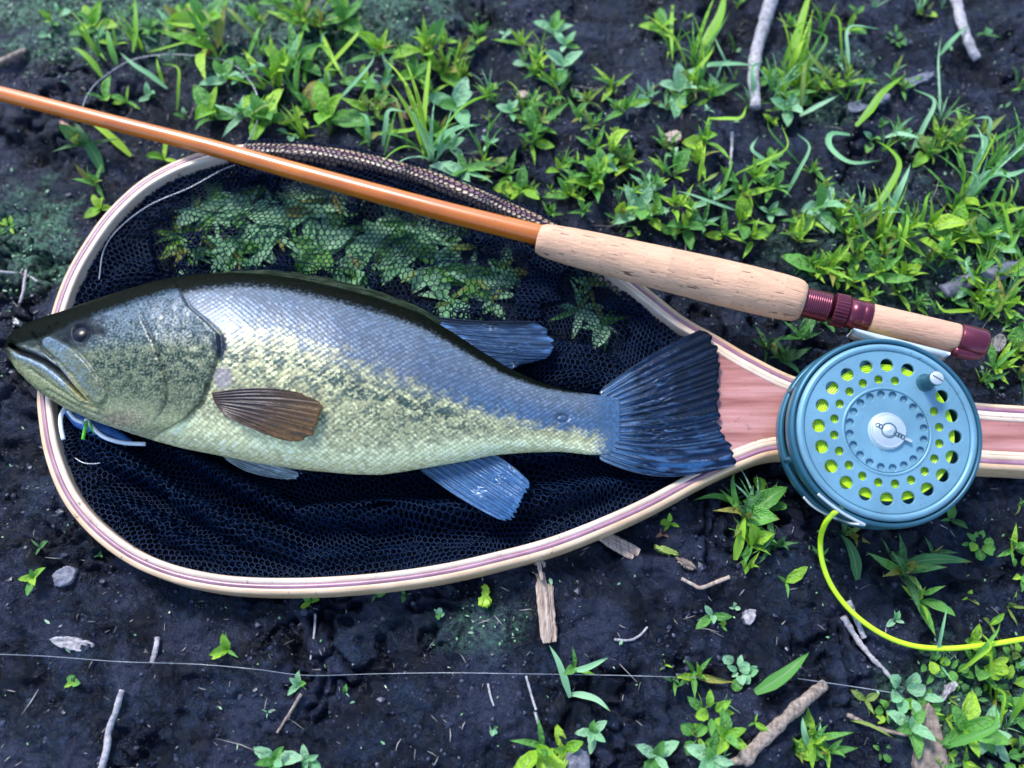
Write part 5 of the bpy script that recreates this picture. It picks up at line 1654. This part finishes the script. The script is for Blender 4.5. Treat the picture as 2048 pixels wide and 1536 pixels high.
# ============================================================ plants
def leaf_mesh(kind, var):
    r = random.Random(hash((kind, 7)) % 1000 + var * 17) if False else random.Random(sum(map(ord, kind)) * 31 + var * 17)
    ns, nc = (9, 5) if kind != 'blade' else (12, 3)
    ratio = {'lance': 0.205, 'oval': 0.46, 'round': 0.82, 'blade': 0.052}[kind] * r.uniform(0.85, 1.15)
    arch = r.uniform(0.05, 0.55) if kind != 'blade' else r.uniform(0.35, 0.95)
    fold = r.uniform(0.15, 0.55); twist = r.uniform(-0.5, 0.5); sidew = r.uniform(-0.12, 0.12)
    V, UV = [], []
    y, z, ang = 0.0, 0.0, arch * 0.5
    for i in range(ns + 1):
        t = i / ns
        if kind == 'lance': w = (math.sin(math.pi * min(1, t) ** 0.78)) ** 1.0 * (1 - 0.25 * t) + 0.10 * (1 - t)
        elif kind == 'oval': w = math.sin(math.pi * t ** 0.85) ** 0.75 if 0 < t < 1 else 0
        elif kind == 'round': w = math.sin(math.pi * t ** 1.05) ** 0.55 if 0 < t < 1 else 0
        else: w = (1 - t ** 2.2) * (0.55 + 0.45 * min(1, t * 4))
        w = max(w, 0.06 if t < 0.5 else 0.0) * ratio / 2
        if kind != 'blade': w *= 1 + 0.07 * math.sin(i * 2.3 + var)
        if i:
            y += math.cos(ang) / ns; z += math.sin(ang) / ns
            ang -= arch * 1.6 / ns * (0.5 + t)
        tw = twist * t
        for j in range(nc):
            s = j / (nc - 1) * 2 - 1
            lz = abs(s) * w * fold * 1.3 + 0.018 * math.sin(7 * t + 3 * s + var) * (abs(s) > 0.6)
            lx = s * w
            V.append((lx * math.cos(tw) - lz * math.sin(tw) + sidew * t * t, y, z + lx * math.sin(tw) + lz * math.cos(tw)))
            UV.append((j / (nc - 1), t))
    F = grid_faces(ns + 1, nc)
    return np.array(V), F, np.array(UV)


LEAF = {}
def leaf_data(kind, var, matk):
    key = (kind, var, matk)
    if key not in LEAF:
        V, F, UV = leaf_mesh(kind, var)
        LEAF[key] = mk_mesh("leaf", V, F, True, uvs=UV, mat=M[matk])
    return LEAF[key]


v_, f_ = tube([(0, 0, 0), (0.03, 0.01, 0.35), (0.0, 0.03, 0.7), (0.02, 0, 1.0)], [0.05, 0.042, 0.036, 0.03], 5)
STEM = mk_mesh("stem", v_, f_, True, mat=M['stem'])
NVAR = {'lance': 12, 'oval': 6, 'round': 5, 'blade': 8}
tones = {'b': 'leaf_bright', 'm': 'leaf_mid', 'p': 'leaf_pale', 'd': 'leaf_dark', 'o': 'leaf_olive', 'y': 'leaf_yellow', 'r': 'leaf_red'}
PR = random.Random(99)


def leaf_obj(root, kind, matk, pos, az, el, L, roll=0.0, wide=1.0):
    o = bpy.data.objects.new("leaf", leaf_data(kind, PR.randrange(NVAR[kind]), matk))
    COL.objects.link(o); o.parent = root
    # local +Y leaves the stem: raise by el, turn to az
    Mx = Matrix.Rotation(az - math.pi / 2, 4, 'Z') @ Matrix.Rotation(el, 4, 'X') @ Matrix.Rotation(roll, 4, 'Y')
    o.matrix_local = Matrix.Translation(pos) @ Mx @ Matrix.Diagonal((L * wide, L, L, 1))
    return o


PLANTS = []      # (root, kind words, tone word, px, py, size)
KINDW = {'L': ('seedling', 'narrow-leaved seedling'), 'R': ('rosette_plant', 'round-leaved sprout'), 'G': ('grass_tuft', 'grass tuft'), 'T': ('sprout', 'tiny sprout'), 'S': ('long_grass', 'single grass blade'), 'O': ('broadleaf_seedling', 'broad-leaved seedling')}
TONEW = {'b': 'bright green', 'm': 'mid green', 'p': 'pale bluish green', 'd': 'dark green', 'o': 'olive', 'y': 'yellowed', 'r': 'reddish'}


def plant(x, y, size, kind, tone, press=None, lean=None):
    if press is None and y < 330 and x < 1100: size = size * 1.22
    if y > 1000: size = size * 0.84
    P = on_ground(x, y)
    if press is not None: P = np.array([P[0], P[1], max(P[2], -0.001)])
    root = bpy.data.objects.new(KINDW[kind][0], None)
    root.empty_display_size = 0.005
    COL.objects.link(root)
    root.location = P - np.array([0, 0, 0.0008])
    S_ = size * PX * (1.45 if kind in 'LOT' else 1.25 if kind == 'G' else 0.98)
    mk = tones[tone]
    alt = {'b': 'leaf_mid', 'm': 'leaf_bright', 'p': 'leaf_mid', 'd': 'leaf_mid', 'o': 'leaf_bright', 'y': 'leaf_bright', 'r': 'leaf_olive'}[tone]
    up = 1.0 if press is None else press
    az0 = PR.uniform(0, 6.28)
    def pick(): return mk if PR.random() < 0.72 else alt
    if kind == 'L':
        n = PR.randint(7, 11) if size > 55 else PR.randint(5, 7)
        H = S_ * 0.20 * up
        st = bpy.data.objects.new("stem", STEM); COL.objects.link(st); st.parent = root
        st.matrix_local = Matrix.Diagonal((S_ * 0.5, S_ * 0.5, H * 1.2, 1))
        for k in range(n):
            t = k / (n - 1)
            el = (0.25 + 1.05 * t + PR.uniform(-0.2, 0.3)) * up
            L = S_ * (0.60 - 0.22 * t) * PR.uniform(0.55, 1.2)
            leaf_obj(root, 'oval' if PR.random() < 0.12 else 'lance', ('leaf_yellow' if PR.random() < 0.4 else 'leaf_olive') if PR.random() < 0.10 else pick(), (PR.uniform(-.06, .06) * S_, PR.uniform(-.06, .06) * S_, H * (0.35 + 0.75 * t) * PR.uniform(0.7, 1.2)), az0 + k * 2.4 + PR.uniform(-.3, .3), el, L, PR.uniform(-.4, .4), PR.uniform(0.85, 1.25))
    elif kind == 'O':
        n = PR.randint(4, 6)
        for k in range(n):
            t = k / (n - 1)
            leaf_obj(root, 'oval', pick(), (0, 0, S_ * 0.08 * (1 + t) * up), az0 + k * 2.4, (0.15 + 0.75 * t) * up, S_ * (0.55 - 0.15 * t) * PR.uniform(.8, 1.1), PR.uniform(-.3, .3))
    elif kind == 'R':
        n = PR.randint(5, 9) if size > 50 else PR.randint(3, 4)
        for k in range(n):
            q = PR.uniform(0.0, 0.28) * (size > 50)
            a = az0 + k * 2.4
            leaf_obj(root, PR.choice(('oval', 'round')), pick(), (math.cos(a) * S_ * q, math.sin(a) * S_ * q, S_ * PR.uniform(0.04, 0.16) * up), a, PR.uniform(0.05, 0.7) * up, S_ * PR.uniform(0.26, 0.40) if n > 4 else S_ * 0.42, PR.uniform(-.3, .3))
    elif kind == 'T':
        n = PR.randint(3, 5)
        for k in range(n):
            leaf_obj(root, PR.choice(('lance', 'oval')), pick(), (0, 0, S_ * 0.06), az0 + k * 2.1, PR.uniform(0.1, 0.9) * up, S_ * PR.uniform(0.35, 0.55), PR.uniform(-.3, .3))
    elif kind == 'G':
        n = PR.randint(5, 8)
        for k in range(n):
            q = PR.uniform(0, 0.05)
            a = az0 + k * 2.4
            leaf_obj(root, 'blade', pick(), (math.cos(a) * S_ * q, math.sin(a) * S_ * q, 0), PR.uniform(0.6, 2.6) if PR.random() < 0.6 else a, PR.uniform(0.55, 1.35) * up, S_ * PR.uniform(0.6, 1.05), PR.uniform(-.4, .4), PR.uniform(0.9, 1.5))
    PLANTS.append([root, KINDW[kind][1], TONEW[tone], x, y, size, press])
    return root


def blade(pts, w, tone, z0=0.0015, zt=0.008, label_xy=None):
    """one long grass blade through measured points"""
    n = 22
    Q = catmull(pts, n)
    t = np.linspace(0, 1, n)
    g = on_ground(*pts[0])
    z = g[2] + z0 + zt * np.sin(t * math.pi * 0.62)
    C = px2w(Q[:, 0], Q[:, 1], z)
    T_ = np.gradient(C, axis=0); T_ /= np.linalg.norm(T_, axis=1)[:, None]
    sd = np.cross(T_, [0, 0, 1.0]); sd /= np.linalg.norm(sd, axis=1)[:, None]
    ww = w * PX / 2 * np.minimum(1, 0.45 + 2 * t) * (1 - t ** 3.0)
    rows = [C - sd * ww[:, None] + [0, 0, 0.0004], C - [0, 0, 0.0003], C + sd * ww[:, None] + [0, 0, 0.0004]]
    V = np.stack(rows, 1).reshape(-1, 3)
    uv = np.stack([np.tile([0, .5, 1], n), np.repeat(t, 3)], -1)
    me = mk_mesh("long_grass", V - C[0], grid_faces(n, 3), True, uvs=uv, mat=M[tones[tone]])
    o = bpy.data.objects.new("long_grass", me); COL.objects.link(o); o.location = C[0]
    o['kind'] = 'thing'
    mx_, my_ = pts[len(pts) // 2]
    PLANTS.append([o, KINDW['S'][1], TONEW[tone], mx_, my_, np.hypot(pts[-1][0] - pts[0][0], pts[-1][1] - pts[0][1]), None])
    return o


PL = """
430 110 130 L b|415 60 95 O b|365 55 70 O y|560 190 130 L b|600 130 95 L p|545 250 70 O m|620 230 70 L m|455 165 70 O p|500 150 60 O p|665 245 110 O b|645 60 80 L b|690 30 70 L b|610 40 70 L m
440 240 62 L b|212 200 58 T b|255 205 50 T m|300 195 40 T p|370 235 34 T p|585 268 55 R p|195 375 85 L m|205 420 55 O b|330 320 60 T b|175 300 70 L d|120 35 60 R p|300 60 55 R m|235 90 60 T b|95 70 40 R p|20 455 60 R b|520 45 60 L m|560 15 60 O m|700 90 50 T m
755 115 80 L b|775 165 60 L p|730 175 60 O m|850 115 95 L b|885 150 80 L b|830 160 70 O m|915 125 70 L m|890 95 60 L b|955 80 70 L m|1105 70 75 O p|1045 95 60 L b|1130 95 60 O p|1012 70 40 R p|1075 140 85 L b|1105 175 70 L b|1080 250 70 L m|1045 240 45 T b|1065 210 50 L p
1175 205 60 L o|1225 180 80 L b|1245 225 80 L m|1180 260 60 L o|1160 240 60 L m|880 275 70 L m|735 285 60 L m|760 225 60 L o|800 235 55 L r|790 270 50 T o|970 335 60 L o|1015 355 70 L m|1060 385 60 L b|900 300 60 O p|1295 195 60 L p|1330 220 60 L p|1190 300 60 L m|1225 310 75 L b|1255 335 70 L b|1205 345 60 O m
1135 395 75 L b|1190 380 100 L b|1165 430 60 L m|1275 430 110 O p|1240 440 80 L m|1345 355 80 L m|1405 290 90 L b|1395 330 80 L b|1350 420 90 L b|1420 400 80 L p|1300 440 70 L b|1310 380 70 L m|1370 460 70 O m|1260 395 70 L b|1330 300 60 L m|1100 430 50 L m|1020 400 50 T b
1385 180 80 L m|1420 200 80 L m|1370 210 60 L o|1440 180 60 L p|1560 200 80 L m|1590 180 90 L b|1640 165 70 L b|1575 225 70 O p|1620 200 80 L m|1690 165 70 L o|1665 180 60 L b|1600 140 70 L p|1780 160 70 L p|1800 180 60 L m|1545 245 50 T b|1710 35 50 T m|1850 30 50 T o|1790 80 60 R d
1450 370 90 L b|1505 360 90 L b|1540 385 80 L m|1480 400 80 L m|1535 430 60 O p|1480 450 90 L b|1440 475 80 L m|1500 480 70 L b|1400 455 70 L p|1600 450 85 L m|1640 385 60 L m|1620 345 60 L m|1655 420 60 L m|1690 470 100 L b|1720 430 80 L p|1705 520 90 L b|1760 515 80 L m|1800 480 100 L b|1850 460 90 L b|1905 430 90 L b|1950 490 90 L m|1985 440 80 L b|2025 470 90 L m|1880 515 90 L b|1935 560 80 L m|2000 560 100 L b|1745 555 90 L m|1800 560 80 L b|1660 540 80 L b|1620 530 60 L m|2040 560 70 L b|1850 530 80 L m|1580 470 60 T m|1560 330 30 T m
1740 285 55 O p|1800 285 70 L p|1870 285 80 L b|1905 300 90 L m|1850 310 60 L m|1920 250 60 L b|1990 320 60 L m|2035 180 80 L d|1960 270 60 L o|1340 470 50 O m
1600 680 100 L d|1560 720 70 L d|1640 640 60 L d|1700 570 70 L b|1735 600 60 L b|1830 610 60 L m|1790 590 60 L m|1870 625 50 L d|1940 610 90 L b|1995 625 100 L b|2035 660 80 L m|1900 600 60 O p|2020 710 90 L b|1990 740 70 L b|2035 760 80 L d|1970 770 60 L d|1530 700 60 L d|2045 610 60 L b
1488 1040 120 L d|1500 1090 100 L m|1545 1095 90 L d|1460 1000 60 L d|1340 1045 55 R b|1325 1068 40 T r|1495 1135 60 L b|1535 1000 50 T d|1570 1165 80 T m|1690 1070 80 L d|1640 1110 60 L d|1800 1150 120 L d|1830 1200 100 L m|1860 1110 60 L d|1780 1110 60 L d|1950 1085 70 R m|2020 1100 90 L m|2040 1150 80 R m|2015 1215 60 L o|1980 1250 60 T o|1900 1040 60 T d|1935 1195 40 T o|1790 1240 40 T p|2035 1010 60 L d
1422 1232 60 O p|1470 1215 34 R p|1445 1252 36 R b|1478 1342 75 R p|1390 1350 80 L m|1345 1360 50 L d|1330 1330 30 T b|1420 1430 120 R b|1395 1470 90 R m|1450 1470 80 O b|1420 1515 90 O p|1310 1510 80 O p|1620 1485 100 L b|1650 1500 80 L m|1590 1500 60 L m|1510 1445 45 T b|1810 1380 120 R p|1845 1420 90 R m|1815 1455 80 O p|1770 1420 60 R m|1960 1330 110 R m|2005 1380 110 R b|2035 1430 90 R m|1900 1340 70 R m|1860 1320 80 R m|1920 1460 110 O m|1965 1470 90 O p|2040 1510 90 R m|1990 1510 90 R m|2030 1320 80 R m|1940 1395 60 R d|1760 1500 60 R d|1730 1400 60 T o
622 1203 50 O b|752 1190 34 T m|877 1228 36 R p|455 1300 56 T b|72 1158 54 O b|150 1365 50 R m|615 1520 50 O p|553 1520 70 O p|985 1460 34 R p|1080 1505 120 L b|1130 1500 80 O b|1185 1465 60 O p|600 1370 50 O p|1150 1335 60 T m|535 1425 24 T p|810 1190 30 T d|200 1110 26 T p|80 1095 40 T d|690 1385 28 T p
"""
NETPL = """430 430 110 L p|500 410 110 L p|560 470 100 L p|620 430 110 L p|640 500 110 O p|660 400 100 L p|470 510 90 L p|520 500 80 O p|400 515 70 L p|400 440 80 L p|850 470 120 L p|800 440 100 O p|900 490 100 L p|860 540 110 L p|800 550 100 O p|950 560 110 L p|900 600 100 L p|980 600 90 L p|1160 620 90 L p|1180 570 80 L p|1210 660 80 L p|700 565 60 O p|930 340 90 L p|760 500 80 L p|600 540 80 O p|540 430 90 L p|690 450 90 L p|1010 540 80 L p|830 500 80 L p|370 480 70 L m"""
for row in PL.strip().replace("\n", "|").split("|"):
    a = row.split()
    plant(float(a[0]), float(a[1]), float(a[2]), a[3], a[4])
# smaller weeds that fill the dense patches
FR = np.random.default_rng(8)
ZONES = (((1120, 1580), (300, 470), 18), ((1350, 1700), (140, 240), 16), ((1580, 2040), (400, 580), 38), ((1700, 2040), (560, 660), 16), ((680, 1180), (80, 260), 26), ((960, 1250), (180, 440), 26), ((1700, 2040), (250, 330), 12),
         ((400, 760), (20, 280), 26), ((1960, 2045), (640, 780), 10), ((1850, 2045), (1250, 1530), 22), ((1380, 1480), (1400, 1530), 8), ((1440, 1560), (1000, 1110), 6), ((1250, 2040), (0, 140), 14), ((100, 420), (20, 110), 10), ((1560, 1720), (640, 730), 6))
for (xa, xb), (ya, yb), nn in ZONES:
    for _ in range(nn):
        x = FR.uniform(xa, xb); y = FR.uniform(ya, yb)
        # keep the rod, grip, reel and net clear
        if abs(y - (480 + 0.25 * (x - 1078))) < 60 and x > 1060: continue
        if math.hypot(x - 1765, y - 865) < 215: continue
        if in_poly(np.array([x]), np.array([y + 8]), np.array(hoop_px)[5:-5])[0]: continue
        kd = FR.choice(['L', 'L', 'G', 'G', 'T', 'O', 'O'] if y < 1000 else ['L', 'R', 'T', 'G'])
        plant(x, y, float(np.clip(np.exp(FR.normal(3.8, 0.42)), 24, 105)), str(kd), str(FR.choice(list('bbbmmpppo'))))
for row in NETPL.split("|"):
    a = row.split()
    plant(float(a[0]), float(a[1]), float(a[2]) * 1.15, a[3], a[4], press=0.20)
for _ in range(26):
    x, y = FR.uniform(370, 1060), FR.uniform(400, 590)
    if y < 360 + 0.22 * (x - 600) + 60: continue
    plant(x, y, FR.uniform(70, 110), str(FR.choice(['L', 'L', 'O'])), str(FR.choice(list('pppd'))), press=0.20)
for gx_, gy_, gs, gt_ in ((855, 310, 150, 'b'), (865, 325, 110, 'p'), (1385, 140, 150, 'b'), (1400, 160, 100, 'm'), (1585, 160, 130, 'b'), (1545, 190, 100, 'p'), (1880, 240, 80, 'p'), (1905, 420, 170, 'm'), (1930, 400, 150, 'p'), (1970, 340, 110, 'm'),
                          (1750, 480, 120, 'b'), (1720, 440, 80, 'p'), (200, 110, 80, 'b'), (280, 100, 70, 'b'), (1345, 110, 90, 'b'), (1640, 60, 70, 'm'), (2030, 320, 90, 'm'), (1515, 1020, 70, 'd'), (1610, 1480, 60, 'm'), (1690, 590, 60, 'm'), (1960, 640, 60, 'b')):
    plant(gx_, gy_, gs, 'G', gt_)
for pts, w, tone in (
    ([(846, 318), (848, 240), (855, 160), (862, 100), (868, 50)], 11, 'b'), ([(856, 318), (880, 280), (915, 256), (962, 250)], 17, 'p'), ([(1400, 128), (1415, 80), (1440, 30), (1452, -30)], 26, 'b'),
    ([(1588, 110), (1598, 60), (1612, 10), (1625, -30)], 20, 'b'), ([(1712, 252), (1740, 220), (1765, 185), (1812, 148)], 18, 'b'), ([(1740, 430), (1775, 380), (1798, 330), (1780, 300), (1752, 282)], 16, 'b'),
    ([(1760, 500), (1775, 450), (1790, 400), (1792, 350)], 16, 'b'), ([(1700, 270), (1662, 268), (1660, 295), (1700, 325), (1760, 322)], 14, 'p'), ([(1770, 275), (1800, 268), (1845, 278)], 14, 'p'),
    ([(1345, 10), (1342, 60), (1345, 125)], 11, 'b'), ([(335, 178), (300, 150), (268, 130), (238, 104)], 13, 'p'), ([(205, 155), (185, 125), (160, 102), (140, 95)], 14, 'b'), ([(234, 130), (222, 95), (213, 55)], 16, 'm'),
    ([(266, 105), (272, 60), (270, -10)], 12, 'b'), ([(328, 168), (318, 140), (313, 115)], 9, 'b'), ([(262, 312), (240, 290), (208, 262), (172, 238)], 18, 'b'), ([(205, 345), (190, 310), (168, 275), (150, 245)], 26, 'd'),
    ([(1140, 1395), (1128, 1355), (1115, 1320), (1098, 1290)], 13, 'p'), ([(1138, 1388), (1165, 1390), (1195, 1400), (1222, 1424)], 12, 'p'), ([(1144, 1342), (1175, 1335), (1218, 1314)], 11, 'p'),
    ([(1510, 1385), (1545, 1365), (1580, 1340), (1618, 1304)], 24, 'm'), ([(1800, 1138), (1840, 1122), (1890, 1118), (1945, 1124)], 22, 'd'), ([(1715, 1160), (1710, 1120), (1698, 1090), (1680, 1068)], 22, 'd'),
    ([(1505, 1035), (1470, 1005), (1430, 992), (1388, 1000)], 14, 'm'), ([(1470, 1120), (1482, 1070), (1490, 1030)], 18, 'b'), ([(1478, 1025), (1468, 990), (1465, 960), (1470, 945)], 12, 'm'),
    ([(1930, 430), (1945, 370), (1965, 300), (2048, 245)], 15, 'm'), ([(1955, 355), (1985, 345), (2020, 350), (2060, 335)], 16, 'p'), ([(2045, 520), (2010, 460), (1985, 420), (1962, 392)], 16, 'm'),
    ([(1395, 140), (1420, 130), (1470, 128), (1508, 132)], 15, 'p'), ([(1600, 232), (1640, 210), (1680, 190)], 12, 'p'), ([(1985, 740), (2010, 715), (2040, 690)], 10, 'm'), ([(610, 180), (612, 140), (640, 90), (690, 160)], 12, 'b'),
    ([(640, 60), (655, 95), (672, 130), (690, 160)], 10, 'b'), ([(1880, 235), (1878, 180), (1876, 120), (1882, 70)], 6, 'p'), ([(1880, 110), (1900, 85), (1935, 50)], 12, 'p'),
    ([(500, 255), (515, 215), (530, 190)], 11, 'b'), ([(1700, 1440), (1740, 1450), (1790, 1478)], 6, 'o'), ([(1620, 1500), (1608, 1465), (1604, 1432)], 12, 'p'), ([(1632, 1500), (1638, 1470), (1640, 1445)], 10, 'p')):
    blade(pts, w, tone)

GB = np.random.default_rng(31)
for (xa, xb, ya, yb, n_) in ((1350, 1720, 120, 240, 14), (1700, 2045, 300, 560, 18), (700, 950, 200, 330, 6), (150, 700, 60, 280, 10), (1950, 2045, 580, 760, 6), (1280, 1650, 330, 470, 8), (1850, 2040, 1300, 1500, 8)):
    for _ in range(n_):
        x = GB.uniform(xa, xb); y = GB.uniform(ya, yb)
        if abs(y - (480 + 0.25 * (x - 1078))) < 60 and x > 1060: continue
        Ln = GB.uniform(55, 150); a = GB.normal(-1.35, 0.55)
        bx_, by_ = Ln * math.cos(a), Ln * math.sin(a); k = GB.normal(0, 0.22)
        blade([(x, y), (x + bx_ * 0.4 - by_ * k * 0.6, y + by_ * 0.4 + bx_ * k * 0.6), (x + bx_ * 0.75 - by_ * k, y + by_ * 0.75 + bx_ * k), (x + bx_, y + by_ * 0.9)], GB.uniform(6, 15), str(GB.choice(list('bbmppo'))), zt=0.014)

# ---- a label of its own for every plant, by look and by the nearest thing one can find
MARKS = [("the orange rod's left end", 60, 200), ("the loop of clear leader", 330, 110), ("the middle of the orange rod", 520, 320), ("the net hoop's far bend", 420, 300), ("the mesh-covered rim", 860, 340),
         ("the front end of the cork grip", 1080, 475), ("the middle of the cork grip", 1350, 535), ("the back end of the cork grip", 1600, 605), ("the thick pale stick", 1510, 110), ("the slate grey flat stone", 1735, 205),
         ("the pale stick in the top right corner", 1915, 60), ("the burgundy reel seat", 1675, 615), ("the smooth cork seat", 1830, 650), ("the burgundy butt cap", 1945, 685), ("the whitish frothy lump", 1996, 686),
         ("the blue reel", 1770, 860), ("the bend of the yellow line", 1650, 1130), ("the right end of the yellow line", 1990, 1290), ("the broken brown stick", 1560, 1440), ("the long brown dead leaf", 1865, 1470),
         ("the wood splinter", 1092, 1210), ("the flat wood chip", 1235, 1090), ("the pale bark chip", 145, 1288), ("the thin pale twig at lower left", 232, 1450), ("the net's lower hoop", 640, 1172), ("the hoop's left bend", 95, 760),
         ("the v-shaped straw", 1405, 1170), ("the buff chip on bare mud", 1045, 188), ("the upright grass stem", 850, 180), ("the pale cream chip", 1346, 272), ("the top edge's middle", 1000, 0), ("the pink petal", 411, 102), ("the handle's right end", 2020, 870),
         ("the bass's soft dorsal fin", 1000, 660), ("the bass's tail", 1340, 800), ("the bass's back", 600, 560)]


def where(x, y, m):
    dx, dy = x - m[1], y - m[2]
    if math.hypot(dx, dy) < 45: return "right beside"
    if abs(dx) > 2.2 * abs(dy): return "right of" if dx > 0 else "left of"
    if abs(dy) > 2.2 * abs(dx): return "below" if dy > 0 else "above"
    return ("below and " if dy > 0 else "above and ") + ("right of" if dx > 0 else "left of")


def size_word(s):
    return "very small" if s < 42 else "small" if s < 66 else "medium" if s < 92 else "large"


by = {}
for p in PLANTS:
    root, kw, tw, x, y, s, press = p
    ms = sorted(MARKS, key=lambda m: math.hypot(x - m[1], y - m[2]))
    p.append(ms)
    if press is None:
        lab = f"{size_word(s)} {tw} {kw} {where(x, y, ms[0])} {ms[0][0]}"
    else:
        lab = f"{tw} {kw} pressed under the netting {where(x, y, ms[0])} {ms[0][0]}"
    by.setdefault(lab, []).append(p)
ORD = ["first", "second", "third", "fourth", "fifth", "sixth", "seventh", "eighth", "ninth", "tenth", "eleventh", "twelfth"]
def rank(n, i):
    if n == 2: return ("leftmost", "rightmost")[i]
    if n == 3: return ("leftmost", "middle", "rightmost")[i]
    return f"{ORD[min(i, 11)]} from left,"
_R = {2: ("leftmost", "rightmost"), 3: ("leftmost", "middle", "rightmost"), 4: ("leftmost", "second leftmost", "second rightmost", "rightmost"), 5: ("leftmost", "second leftmost", "middle", "second rightmost", "rightmost")}
for lab, ps in by.items():
    if len(ps) > 1:
        ps.sort(key=lambda p: p[3])
    for i, p in enumerate(ps):
        l2 = lab if len(ps) == 1 else f"{rank(len(ps), i)} {lab}"
        w = l2.split()
        if len(w) > 16: l2 = " ".join(l2.replace("second leftmost", "second").replace("in the top right corner", "at top right").replace(" and ", " ").split()[:16])
        o = p[0]
        o['label'] = l2
        o['category'] = 'grass blade' if 'blade' in p[1] else 'grass' if 'tuft' in p[1] else 'plant'
        o['group'] = "weeds pressed flat under the netting" if p[6] is not None else "weeds and grass growing on the mud"
